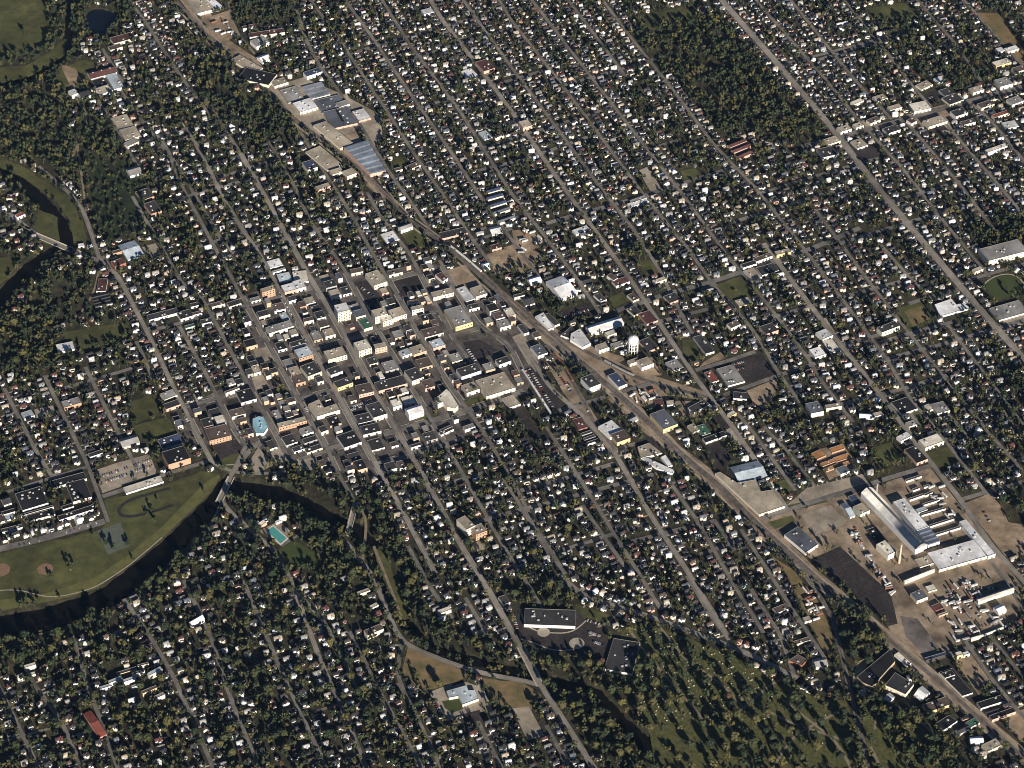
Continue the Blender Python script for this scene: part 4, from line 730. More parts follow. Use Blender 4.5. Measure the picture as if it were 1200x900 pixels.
# ------------------------------------------------------------------ landmark things
def water_tower():
    c = g(741.5, 412.5); root = empty('water_tower', (c.x, c.y, 0)); white = mat('tower white paint', (.82, .82, .80), (.70, .69, .66), scale=.3, rough=.5)
    tag(root, 'white water tower on thick white legs beside the railway curve', 'water tower')
    H = 36; v = MB(); v.lathe([(.01, 19.5), (4, 20), (7.5, 22), (9.3, 25), (9.6, 28), (9.4, 31), (8.2, 33.6), (5.5, 35.4), (2.5, 36.2), (.01, 36.5)], 36); v.build('tank', white, root, True)
    v = MB(); v.lathe([(1.6, -.5), (1.6, 20)], 16); v.build('riser_pipe', white, root, True)
    v = MB(); v.lathe([(9.2, 24.2), (10.9, 24.2), (10.9, 25.3), (10.7, 25.3), (10.7, 24.5), (9.2, 24.5)], 36); v.build('catwalk', white, root)
    for k in range(10):
        t = 2 * math.pi * k / 10; v = MB(); v.tube((8.9 * math.cos(t), 8.9 * math.sin(t), -.5), (8.6 * math.cos(t), 8.6 * math.sin(t), 27), .75, .7, 10); v.build('leg', white, root, True)
    for z in (8, 16):
        v = MB(); v.lathe([(8.5, z), (9.1, z), (9.1, z + .7), (8.5, z + .7), (8.5, z)], 30); v.build('brace_ring', white, root)
    v = MB(); v.lathe([(.8, 36.2), (.8, 37.2), (.01, 37.4)], 10); v.build('roof_vent', white, root)
    M_bldg[:] |= poly_mask([(c.x + 11 * math.cos(t), c.y + 11 * math.sin(t)) for t in np.linspace(0, 6.28, 16)[:-1]])
water_tower()
def chimney(px, py, h, label, m, r=2.2):
    c = g(px, py); root = empty('factory_chimney', (c.x, c.y, 0)); tag(root, label, 'chimney')
    v = MB(); v.lathe([(r * 1.25, -.5), (r * 1.2, h * .15), (r * .85, h - 1)], 18); v.build('stack', m, root, True)
    v = MB(); v.lathe([(r * .85, h - 1), (r * 1.02, h - .8), (r * 1.02, h), (r * .6, h), (r * .6, h - 2)], 18); v.build('stack_rim', m, root)
chimney(1053.5, 659.5, 42, 'tall tan chimney beside the boiler house', mat('tan brick', (.56, .46, .34), (.44, .35, .25), scale=.5), 1.8)
chimney(1027, 577, 20, 'grey chimney at the head of the barrel-roofed factory hall', mat('grey concrete stack', (.30, .29, .27)), 1.8)
def bridge(a, b, w, label, rails=True, z=.50):
    p, q = g(*a), g(*b); c = (p + q) / 2; d = (q - p); L = d.length; ax = d.normalized(); n = Vector((-ax.y, ax.x))
    root = empty('road_bridge', (c.x, c.y, 0), math.atan2(ax.y, ax.x)); tag(root, label, 'bridge')
    conc = mat('bridge concrete', (.52, .48, .41), (.36, .33, .28), scale=.3)
    v = MB(); v.box((0, 0), (1, 0), L / 2, w / 2 + .8, -.9, z + .06, bottom=True); v.build('deck', mat('bridge deck asphalt', (.27, .24, .20), (.19, .17, .14), scale=.15), root)
    for s in (-1, 1):
        v = MB(); v.box((0, s * (w / 2 + .6)), (1, 0), L / 2, .35, z + .06, z + 1.3); v.build('parapet', conc, root)
        v = MB(); v.box((0, s * (w / 2 - .7)), (1, 0), L / 2, .8, z + .062, z + .2); v.build('walkway', conc, root)
    for k in range(max(2, int(L / 14))):
        x = -L / 2 + L * (k + .5) / max(2, int(L / 14)); v = MB(); v.box((x, 0), (1, 0), .6, w / 2, -6, -.9); v.build('pier', conc, root)
bridge((271, 559), (256.5, 588.5), 10, 'pale main bridge across the dark river below the junction'); bridge((417, 589), (407, 628), 8, 'narrow bridge between wooded river banks', z=.52)
bridge((40.5, 275), (99, 300), 11, 'long white-edged bridge over the brown river bend'); bridge((610, 758), (633, 803), 12, 'busy road bridge over the wooded creek', z=.53)
for l, w in ((  [(10, 250), (40, 273)], 9), ([(98, 299), (117, 306)], 10), ([(0, 240), (15, 262), (36, 268)], 6)):
    mb = MB(); strip(mb, smooth_line(vec(l)), w, .45); kind(mb.build('bridge_approach_road', m_main), 'structure'); mark_line(M_road, smooth_line(vec(l), 2.5), w / 2 + 1)
# swimming pool
pq = ccw([g(x, y) for x, y in ((312.3, 622), (320, 616.8), (336, 631), (329, 637.3))]); pc = sum(pq, Vector((0, 0))) / 4
root = empty('swimming_pool', (pc.x, pc.y, 0)); tag(root, 'turquoise outdoor swimming pool on a pale deck', 'swimming pool')
v = MB(); v.add([(*(p - pc), .45) for p in pq], [(0, 1, 2, 3)]); v.build('water', mat('pool water', (.10, .36, .33), (.07, .29, .28), scale=.2, rough=.15, spec=.5), root)
v = MB(); o_ = inset(pq, -2.0); n = 4
v.add([(*(p - pc), .62) for p in o_] + [(*(p - pc), .62) for p in pq] + [(*(p - pc), .3) for p in pq] + [(*(p - pc), 0) for p in o_], [(i, (i + 1) % 4, 4 + (i + 1) % 4, 4 + i) for i in range(4)] + [(4 + i, 4 + (i + 1) % 4, 8 + (i + 1) % 4, 8 + i) for i in range(4)] + [(12 + i, 12 + (i + 1) % 4, (i + 1) % 4, i) for i in range(4)])
v.build('coping', mat('pool coping', (.7, .66, .58)), root); M_bldg |= poly_mask(o_)
building('pool_house', *from_front(304, 621, 313, 615, 3, 3), 'p', 'c', 'pink and cream bath house beside the swimming pool'); building('pool_house', *from_front(324, 615, 331, 612, 2, 2), 'w', 'w', 'white changing hut behind the swimming pool')
# railway wagons
m_wag = [mat('wagon white', (.75, .74, .70)), mat('wagon rust', (.24, .11, .07)), mat('wagon grey', (.30, .30, .30)), mat('wagon black', (.04, .04, .04))]
def wagon(p, ax, m, label, group):
    root = empty('freight_wagon', (p.x, p.y, .8), math.atan2(ax.y, ax.x)); tag(root, label, 'freight wagon', group)
    v = MB(); v.box((0, 0), (1, 0), 7.4, 1.5, 1.1, 4.0, bottom=True); v.add([(-7.4, -1.5, 4.0), (7.4, -1.5, 4.0), (7.4, 1.5, 4.0), (-7.4, 1.5, 4.0), (-7.4, 0, 4.4), (7.4, 0, 4.4)], [(0, 1, 5, 4), (2, 3, 4, 5), (1, 2, 5), (3, 0, 4)]); v.build('body', m, root)
    for x in (-5.2, 5.2):
        v = MB(); v.box((x, 0), (1, 0), 1.5, 1.1, .05, 1.1); v.build('bogie', m_wag[3], root)
def train(l, i0, n, mi, label, group, gap=16.5):
    l = smooth_line(l, 1.0); s = 0; k = 0; last = None; acc = 0
    for i in range(1, len(l)):
        acc += (l[i] - l[i - 1]).length
        if acc >= i0 + k * gap and k < n:
            wagon(l[i], (l[min(i + 3, len(l) - 1)] - l[i - 3]), m_wag[mi], label, group); k += 1
def along(l, px):
    q = g(*px); return min(range(len(l)), key=lambda i: (l[i] - q).length)
def arc(l, px):
    k = along(l, px); return sum((l[i + 1] - l[i]).length for i in range(k))
train(r_l[3], arc(r_l[3], (527, 291)), 6, 0, 'white freight wagon in the row beside the bright white downtown roof', 'white freight wagons')
train(r_l[2], arc(r_l[2], (653, 418)), 5, 1, 'rusty freight wagon on the siding by the dark parking lot', 'rusty freight wagons'); train(r_l[1], arc(r_l[1], (712, 424)), 4, 2, 'grey freight wagon on the curved track below the water tower', 'grey freight wagons')

# ------------------------------------------------------------------ houses
HW = 'wwwwwwccglp'; HR = 'gddkwsdnkdtgkdm'
SHAPES = [(9.0, 6.6, 5.2, 0), (10.5, 6.8, 5.6, 1), (7.5, 6.0, 4.0, 0), (11.5, 7.2, 3.3, 0), (9.4, 6.8, 6.0, 1), (12.0, 7.4, 3.4, 1)]
WIDX = {k: i for i, k in enumerate('wcglptbo')}; RIDX = {k: i for i, k in enumerate('gdsnkmtwr')}
HMATS = [wm(k) for k in 'wcglptbo'] + [rm(k) for k in 'gdsnkmtwr']
def gable(w, d, h, rise, x0=0, y0=0, swap=False, ov=.45, th=.18):
    """walls and roof triangles of a gabled block; ridge along x"""
    a, b = w / 2, d / 2
    wv = [(-a, -b, -1), (a, -b, -1), (a, b, -1), (-a, b, -1), (-a, -b, h), (a, -b, h), (a, b, h), (-a, b, h), (-a, 0, h + rise), (a, 0, h + rise)]
    wf = [(0, 1, 5), (0, 5, 4), (2, 3, 7), (2, 7, 6), (1, 2, 6), (1, 6, 5), (3, 0, 4), (3, 4, 7), (5, 6, 9), (7, 4, 8)]
    A, B = a + ov, b + ov; ze = h - ov * rise / b + .05; zr = h + rise + .05
    rv = [(-A, -B, ze), (A, -B, ze), (A, B, ze), (-A, B, ze), (-A, 0, zr), (A, 0, zr)]; rv += [(x, y, z + th) for x, y, z in rv]
    rf = [(6, 7, 11), (6, 11, 10), (8, 9, 10), (8, 10, 11), (0, 1, 7), (0, 7, 6), (2, 3, 9), (2, 9, 8), (0, 5, 1), (0, 4, 5), (2, 4, 3), (2, 5, 4), (1, 5, 11), (1, 11, 7), (5, 2, 8), (5, 8, 11), (3, 4, 10), (3, 10, 9), (4, 0, 6), (4, 6, 10)]
    def tr(v):
        v = [(-y, x, z) for x, y, z in v] if swap else v
        return [(x + x0, y + y0, z) for x, y, z in v]
    return tr(wv), wf, tr(rv), rf
HS = []
for w, d, h, ell in SHAPES:
    parts = [gable(w, d, h, d * .36)]
    if ell: parts.append(gable(d * .95, w * .42, h * .92, w * .16, w * .12, -d * .48, True))
    else: parts.append(gable(w * .5, 2.6, 2.5, .6, 0, -d / 2 - 1.3))
    wv, wf, rv, rf = [], [], [], []
    for a, b, c_, d_ in parts:
        o = len(wv); wv += a; wf += [tuple(i + o for i in f) for f in b]; o = len(rv); rv += c_; rf += [tuple(i + o for i in f) for f in d_]
    z0 = h + d * .36 + .9; cx = w * .22; ch = [(cx + sx * .45, .6 + sy * .45, z) for z in (h, z0) for sx, sy in ((-1, -1), (1, -1), (1, 1), (-1, 1))]
    cf = [(0, 1, 5), (0, 5, 4), (1, 2, 6), (1, 6, 5), (2, 3, 7), (2, 7, 6), (3, 0, 4), (3, 4, 7), (4, 5, 6), (4, 6, 7)]
    HS.append((np.array(wv), np.array(wf), np.array(rv), np.array(rf), np.array(ch), np.array(cf)))
HOUSES = []; DRIVE = []
ind_ok = M_ind & ~M_town
occ = M_road | M_bldg | grow(M_lot, 1) | grow(M_field, 1) | M_wood | grow(M_water, 3) | M_cem | ind_ok | M_town
M_h = np.zeros((NY, NX), bool)
def try_house(p, ax, k=None, garage=False, town=False):
    if not in_view(p.x, p.y, 70, 60): return False
    k = rng.randrange(len(SHAPES)) if k is None else k
    w, d = (6.5, 6) if garage else SHAPES[k][:2]; ay = Vector((-ax.y, ax.x))
    for s in (-1, -.33, .33, 1):
        for t in (-1, 0, 1):
            q = p + ax * s * w / 2 + ay * t * d / 2
            if at(occ, q.x, q.y) or at(M_h, q.x, q.y): return False
    m = [p + ax * s * (w / 2 + 1) + ay * t * (d / 2 + .5) for s, t in ((-1, -1), (1, -1), (1, 1), (-1, 1))]
    M_h[:] |= poly_mask(m) if False else False
    for s in np.linspace(-1, 1, 7):
        for t in np.linspace(-1, 1, 6):
            q = p + ax * s * (w / 2 + .6) + ay * t * (d / 2 + .3); j, i = cell(q.x, q.y); M_h[j, i] = True
    HOUSES.append((p.x, p.y, math.atan2(ax.y, ax.x), 2 if garage else k, rng.choice(HW), rng.choice(HR), rng.uniform(.6, .72) if garage else rng.uniform(.9, 1.12))); return True
for l, w in d_l + main_l + [(l, w) for l, w in c_l if rng.random() < .35]:
    L2 = smooth_line(l, 1.0); 
    for s in (-1, 1):
        i = rng.randrange(4, 12)
        while i < len(L2) - 3:
            n = normal_at(L2, i) * s; p = L2[i] + n * (w / 2 + 4.5 + rng.uniform(3.5, 8.5)); ax = n if rng.random() < .8 else Vector((-n.y, n.x))
            if ax.dot(UC) < 0 and abs(ax.dot(UC)) > .5: ax = -ax
            a_ = rng.gauss(0, .06); ax = Vector((ax.x * math.cos(a_) - ax.y * math.sin(a_), ax.x * math.sin(a_) + ax.y * math.cos(a_)))
            if rng.random() < .93 and try_house(p, ax):
                if rng.random() < .6: DRIVE.append((L2[i] + n * (w / 2 + .3), n, rng.uniform(9, 24), Vector((-n.y, n.x)) * rng.choice((-5.6, 5.6))))
                if rng.random() < .62: try_house(p + n * rng.uniform(15, 20), ax, garage=True)
                step = rng.uniform(10.5, 14.5) if not at(M_dense, p.x, p.y) else rng.uniform(13, 24)
            else: step = 3
            acc = 0
            while acc < step and i < len(L2) - 1: acc += (L2[i + 1] - L2[i]).length; i += 1
for a in range(-160, 161):                          # homes between the surveyed streets
    for b in range(-160, 161):
        p = UC * (a * 18 + rng.uniform(-4, 4)) + UD * (b * 12 + rng.uniform(-2, 2))
        if -1250 < p.x < 1250 and -1000 < p.y < 1700 and rng.random() < (.25 if at(M_dense, p.x, p.y) else .55): try_house(p, UC)
mb = MB()
for p, n, ln, of in DRIVE: mb.box(p + of + n * ln / 2, n, ln / 2, 1.4, .02, .10 + rng.random() * .02)
kind(mb.build('driveway', mat('driveway concrete', (.40, .36, .30), (.22, .195, .165), scale=.03)), 'structure')
print('houses', len(HOUSES))

# ------------------------------------------------------------------ trees
TG = [('dark green', (.021, .033, .015)), ('mid green', (.046, .057, .021)), ('olive', (.084, .080, .028)), ('deep green', (.030, .042, .017)), ('yellow-green', (.105, .096, .028)), ('rusty', (.10, .06, .03))]
TMATS = [mat('leaves ' + n, c, tuple(x * .62 for x in c), scale=.5, detail=3, rough=.75) for n, c in TG]
m_bark = mat('bark', (.09, .07, .05), (.05, .04, .03), scale=1.5)
def ico():
    t = (1 + 5 ** .5) / 2; v = np.array([(-1, t, 0), (1, t, 0), (-1, -t, 0), (1, -t, 0), (0, -1, t), (0, 1, t), (0, -1, -t), (0, 1, -t), (t, 0, -1), (t, 0, 1), (-t, 0, -1), (-t, 0, 1)]) / math.sqrt(1 + t * t)
    f = np.array([(0, 11, 5), (0, 5, 1), (0, 1, 7), (0, 7, 10), (0, 10, 11), (1, 5, 9), (5, 11, 4), (11, 10, 2), (10, 7, 6), (7, 1, 8), (3, 9, 4), (3, 4, 2), (3, 2, 6), (3, 6, 8), (3, 8, 9), (4, 9, 5), (2, 4, 11), (6, 2, 10), (8, 6, 7), (9, 8, 1)]); return v, f
IV, IF = ico()
def crown(seed, lobes, cards, tall=1.0):
    """unit-radius crown standing from z 0.15 upward: leaf masses of uneven size and loose leaf clumps between and around them"""
    r = np.random.default_rng(seed); V, F = [], []; o = 0
    for k in range(lobes):
        t = r.uniform(0, 6.28); q = r.uniform(.15, .68); z = r.uniform(-.45, .62)
        q *= math.sqrt(max(.1, 1 - z * z)); s = r.uniform(.27, .50)
        v = IV * s * r.uniform(.65, 1.25, (12, 1)) * np.array([1, 1, .85]) + [q * math.cos(t), q * math.sin(t), z]
        V.append(v); F.append(IF + o); o += 12
    for k in range(cards):
        d = r.normal(size=3); d /= np.linalg.norm(d); c = d * r.uniform(.6, 1.08); a = r.normal(size=3); a -= d * a.dot(d) * .4; a /= np.linalg.norm(a); b = np.cross(d, a); s = r.uniform(.07, .17)
        V.append(np.array([c + a * s, c + b * s, c - a * s * .8, c - b * s])); F.append(np.array([(0, 1, 2), (0, 2, 3)]) + o); o += 4
    V = np.concatenate(V); V[:, 2] = (V[:, 2] + 1.15) * tall; return V, np.concatenate(F)
LOW = [crown(k, 7, 16, (1.0, .9, 1.15, 1.05, 1.25, .95, 1.1, 1.0)[k]) for k in range(8)]
HIGH = [crown(100 + k, 22, 150, (1.0, .95, 1.15, 1.05, 1.25, .9)[k]) for k in range(6)]
TREES = []; cellt = {}
occ_t = (grow(M_water, 2) & poly_mask(vec([(-20,700),(120,670),(240,560),(275,560),(262,605),(130,760),(-20,790)]))) | poly_mask(vec([(300,622),(327,609),(347,625),(331,645)])) | (M_road & ~(M_dense & ~M_main)) | M_bldg | M_water | M_lot
Mh1 = grow(M_h, 0); M_fd = M_field; M_dkf = poly_mask(vec([(105,186),(160,190),(172,215),(168,225),(150,232),(146,240),(158,262),(150,275),(125,280),(112,262),(104,220)]))
trr = random.Random(77)
def put_tree(x, y, r, tight=.72):
    ci, cj = int(x // 14), int(y // 14)
    for a in range(ci - 1, ci + 2):
        for b in range(cj - 1, cj + 2):
            for (u, v, q) in cellt.get((a, b), ()):
                if (u - x) ** 2 + (v - y) ** 2 < (tight * (q + r)) ** 2: return False
    cellt.setdefault((ci, cj), []).append((x, y, r)); TREES.append((x, y, r)); return True
# single trees one can see standing free
for px, py, r in [(29,41,6),(757,30,5),(80,665,6),(83,672,5),(178,600,5),(172,604,5),(182,612,6),(125,640,5),(133,645,6),(150,640,5),(240,580,4),(60,680,5),(488,795,6),(492,806,6),(497,815,5),(15,205,7),(12,210,7),(330,455,6),(325,460,6),(335,470,5),(512,475,6),(510,484,5),(556,460,5),(548,472,5),(345,640,4),(440,668,5),(445,690,5),(1090,360,4),(1096,374,4),(1050,370,4),(648,455,6),(655,440,6),(660,434,6)]:
    c = g(px, py); put_tree(c.x, c.y, r)
for _ in range(7000):                               # cemetery: big well-spaced trees
    x, y = trr.uniform(-100, 900), trr.uniform(-960, -250)
    if at(M_cem, x, y) and not at(M_wood, x, y) and not at(occ_t, x, y): put_tree(x, y, trr.uniform(5.0, 8.8), .95 + .9 * (math.sin(x * .021) * math.sin(y * .017) > .15))
yy0, yy1 = -700, 1600
N_TRY = 95000
for _ in range(N_TRY):
    x, y = trr.uniform(-1250, 1250), trr.uniform(-960, 1700)
    if not in_view(x, y, 60, 60): continue
    j, i = cell(x, y)
    if not (0 <= j < NY and 0 <= i < NX) or occ_t[j, i] or (M_open[j, i] and trr.random() < .75) or Mh1[j, i] or (M_cem[j, i] and not M_wood[j, i]): continue
    if M_wood[j, i]: p, lo, hi, tt = (0.0 if math.sin(x * .045 + 2 * math.sin(y * .021)) * math.sin(y * .035 + x * .012) > .80 else 1.0), 4.4, 8.2, .56
    elif M_dkf[j, i]: p, lo, hi, tt = .45, 2.6, 5.4, .62
    elif M_fd[j, i]: p, lo, hi, tt = .004, 2.5, 5, .9
    elif M_town[j, i]: p, lo, hi, tt = .10, 2.2, 4, .8
    elif M_ind[j, i]: p, lo, hi, tt = .05, 2, 4.5, .8
    else:
        dn, th = M_dense[j, i], M_thin[j, i]; p, lo, hi, tt = (1., 4.0, 7.6, .50) if dn else (.6, 2.8, 5.8, .68) if th else (.97, 3.3, 6.8, .55)
    if trr.random() > p: continue
    r = lo + (hi - lo) * trr.random() ** 1.6
    if any(at(M_bldg, x + r * .7 * a, y + r * .7 * b) or (not M_wood[j, i] and at(M_road if not M_dense[j, i] else M_main, x + r * .25 * a, y + r * .25 * b)) or at(Mh1, x + r * .3 * a, y + r * .3 * b) for a, b in ((1, 0), (-1, 0), (0, 1), (0, -1))): continue
    put_tree(x, y, r, tt)
print('trees', len(TREES))
# ------------------------------------------------------------------ trees and houses: the 300 largest in view as things, the rest as one mass each
def seen_size(x, y, s): return s / (Vector((x, y, 0)) - CAM).length
vis_t = sorted([k for k, t in enumerate(TREES) if in_view(t[0], t[1], -4, -6)], key=lambda k: -seen_size(*TREES[k]))
pick_t = set(vis_t[:300])
cr = np.random.default_rng(3); wood = [at(M_wood, t[0], t[1]) for t in TREES]
tcol = []
for k, (x, y, r) in enumerate(TREES):
    px, py = proj((x, y)); warm = min(1, max(0, (py + px * .35) / 1300))
    q = .5 + .5 * math.sin(x * .013 + 1.7 * math.sin(y * .009)) * math.sin(y * .011 + x * .004); pr = np.array([.16 + .16 * q, .34, .12 + .14 * warm + .10 * (1 - q), .18 + .14 * q, .025 + .03 * warm, .005]); tcol.append(int(cr.choice(6, p=pr / pr.sum())))
V, F, MI, o = [], [], [], 0
trunkV, trunkF, to = [], [], 0
for k, (x, y, r) in enumerate(TREES):
    if k in pick_t: continue
    cv, cf = LOW[k % 8]; a = cr.uniform(0, 6.28); c, s = math.cos(a), math.sin(a); hz = r * cr.uniform(.8, 1.4); z0 = ground_z(x, y)
    q = np.stack([(cv[:, 0] * c - cv[:, 1] * s) * r + x, (cv[:, 0] * s + cv[:, 1] * c) * r * cr.uniform(.85, 1.1) + y, cv[:, 2] * hz + r * .25 + z0], -1)
    V.append(q); F.append(cf + o); o += len(q); MI.append(np.full(len(cf), tcol[k]))
    tw = r * .07; tr = np.array([(-1, -1, 0), (1, -1, 0), (1, 1, 0), (-1, 1, 0), (-.6, -.6, 1), (.6, -.6, 1), (.6, .6, 1), (-.6, .6, 1)], float); tr[:, :2] *= tw; tr[:, 2] = tr[:, 2] * (r * 1.3 + .5) - .5
    V.append(tr + [x, y, z0]); fq = np.array([(0, 1, 5), (0, 5, 4), (1, 2, 6), (1, 6, 5), (2, 3, 7), (2, 7, 6), (3, 0, 4), (3, 4, 7)]) + o; F.append(fq); o += 8; MI.append(np.full(8, 6))
me = big_mesh('town_trees', np.concatenate(V), np.concatenate(F), np.concatenate(MI), TMATS + [m_bark])
t_all = link('town_trees', me); kind(t_all, 'stuff'); tag(t_all, 'mass of leafy trees across gardens, streets and woods', 'trees', 'trees of the town')
crown_me, trunk_me = {}, {}
for n_, k in enumerate(vis_t[:300]):
    x, y, r = TREES[k]; ci = tcol[k]; vi = k % 6; z0 = ground_z(x, y)
    root = empty('leafy_tree', (x, y, z0), cr.uniform(0, 6.28)); root['category'] = 'tree'; root['group'] = 'large trees'
    if (vi, ci) not in crown_me:
        cv, cf = HIGH[vi]; crown_me[vi, ci] = big_mesh('crown', cv, cf, np.zeros(len(cf)), [TMATS[ci]])
    if vi not in trunk_me:
        v = MB(); v.tube((0, 0, -.1), (0, 0, .9), .085, .055, 8); v.tube((0, 0, .7), (.3, .1, 1.3), .045, .02, 6); v.tube((0, 0, .75), (-.25, .2, 1.3), .045, .02, 6); v.tube((0, 0, .8), (.02, -.28, 1.35), .04, .02, 6); trunk_me[vi] = v.mesh('trunk', m_bark)
    c1 = link('crown', crown_me[vi, ci], root, (0, 0, r * .25)); c1.scale = (r, r, r * cr.uniform(.9, 1.15)); t1 = link('trunk', trunk_me[vi], root); t1.scale = (r, r, r)
    sz = 'broad' if HIGH and vi in (1, 5) else 'tall' if vi in (2, 4) else 'round'
    REG.append((root, '%s %s tree' % (sz, TG[ci][0]), 'tree', Vector((x, y))))

vis_h = sorted([k for k, t in enumerate(HOUSES) if in_view(t[0], t[1], -3, -4)], key=lambda k: -seen_size(HOUSES[k][0], HOUSES[k][1], SHAPES[HOUSES[k][3]][0] * HOUSES[k][6]))
# things where a house shows large: prefer the near half of the view
pick_h = vis_h[:300]; ph = set(pick_h)
V, F, MI, o = [], [], [], 0
for k, (x, y, a, sh, wk, rk, sc) in enumerate(HOUSES):
    if k in ph: continue
    c, s = math.cos(a), math.sin(a); wv, wf, rv, rf, chv, chf = HS[sh]
    for vv, ff, mi in ((wv, wf, WIDX[wk]), (rv, rf, 8 + RIDX[rk]), (chv, chf, WIDX['b'])):
        vv = vv * sc; V.append(np.stack([vv[:, 0] * c - vv[:, 1] * s + x, vv[:, 0] * s + vv[:, 1] * c + y, vv[:, 2]], -1)); F.append(ff + o); o += len(vv); MI.append(np.full(len(ff), mi))
h_all = link('town_houses', big_mesh('town_houses', np.concatenate(V), np.concatenate(F), np.concatenate(MI), HMATS)); kind(h_all, 'stuff'); tag(h_all, 'rows of small gabled houses along every street of the town', 'houses', 'houses of the town')
hm = {}
for k in pick_h:
    x, y, a, sh, wk, rk, sc = HOUSES[k]; root = empty('house', (x, y, 0), a); root['category'] = 'house'; root['group'] = 'gabled houses along the streets'; root.scale = (sc, sc, sc)
    wv, wf, rv, rf, chv, chf = HS[sh]
    for key, vv, ff, m in ((('w', sh, wk), wv, wf, wm(wk)), (('r', sh, rk), rv, rf, rm(rk)), (('c', sh), chv, chf, wm('b'))):
        if key not in hm: hm[key] = big_mesh({'w': 'wall', 'r': 'roof', 'c': 'chimney'}[key[0]], vv, ff, np.zeros(len(ff)), [m])
    link('wall', hm['w', sh, wk], root); ro = link('roof', hm['r', sh, rk], root); link('chimney', hm['c', sh], ro)
for k in vis_h:
    x, y, a, sh, wk, rk, sc = HOUSES[k]
    if k in ph: continue
objs = {k: None for k in vis_h}
for o_ in list(COL.objects):
    if o_.name.split('.')[0] == 'house' and o_.type == 'EMPTY': objs[o_.name] = o_
hl = [o_ for o_ in COL.objects if o_.type == 'EMPTY' and o_.name.split('.')[0] == 'house']
it = iter(hl)
hob = {k: ob for k, ob in zip(pick_h, hl)}
for k in vis_h:
    x, y, a, sh, wk, rk, sc = HOUSES[k]; st = 'low' if SHAPES[sh][2] < 3.6 else 'small' if sh == 2 else 'two-storey'
    REG.append((hob.get(k), '%s %s house with %s roof' % (st, WALL[wk][0], ROOF[rk][0]), 'house', Vector((x, y))))

# ------------------------------------------------------------------ parked cars and trucks
CARC = [('white', (.75, .75, .75)), ('silver', (.45, .46, .47)), ('black', (.03, .03, .03)), ('red', (.30, .04, .03)), ('blue', (.05, .08, .20)), ('tan', (.40, .34, .24))]
CARM = [mat('car paint ' + n, c, tuple(x * .93 for x in c), rough=.35, spec=.5) for n, c in CARC]
car_me = []
for m in CARM:
    v = MB(); v.add([(-2.2, -.85, .3), (2.2, -.85, .3), (2.2, .85, .3), (-2.2, .85, .3), (-2.2, -.85, .85), (2.15, -.8, .75), (2.15, .8, .75), (-2.2, .85, .85), (-1.2, -.9, .95), (1.0, -.9, .95), (1.0, .9, .95), (-1.2, .9, .95)], [(0, 1, 5, 9, 8, 4), (2, 3, 7, 11, 10, 6), (1, 2, 6, 5), (3, 0, 4, 7), (5, 6, 10, 9), (8, 11, 7, 4), (9, 10, 11, 8)])
    v.add([(-1.7, -.8, .9), (1.0, -.8, .93), (1.0, .8, .93), (-1.7, .8, .9), (-1.2, -.65, 1.45), (.4, -.65, 1.45), (.4, .65, 1.45), (-1.2, .65, 1.45)], [(0, 1, 5, 4), (1, 2, 6, 5), (2, 3, 7, 6), (3, 0, 4, 7)], 1); v.add([(-1.2, -.65, 1.45), (.4, -.65, 1.45), (.4, .65, 1.45), (-1.2, .65, 1.45)], [(0, 1, 2, 3)], 0)
    for x in (-1.35, 1.35):
        for y in (-.86, .86): v.tube((x, y - .1, .32), (x, y + .1, .32), .32, .32, 8, 1)
    car_me.append(v.mesh('parked_car', [m, m_glass]))
nc = [0]; carr = random.Random(9)
def car(p, ang, z, where, ci=None):
    ci = carr.choice([0, 0, 0, 1, 1, 2, 3, 4, 5]) if ci is None else ci
    if nc[0] >= 300 or not in_view(p.x, p.y, -2, -2): return
    nc[0] += 1; o = link('parked_car', car_me[ci], None, (p.x, p.y, z)); o.rotation_euler = (0, 0, ang); o.scale = (1.1, 1.1, 1.1)
    tag(o, '%s car parked %s' % (CARC[ci][0], where), 'car', '%s cars parked %s' % (CARC[ci][0], where))
def car_row(a, b, n, where, ci=None, fill=.85, ang=None):
    p, q = g(*a), g(*b); d = (q - p); t = math.atan2(d.y, d.x) + math.pi / 2 if ang is None else ang
    for k in range(n):
        if carr.random() < fill: car(p.lerp(q, (k + .5) / n), t, .47, where, ci)
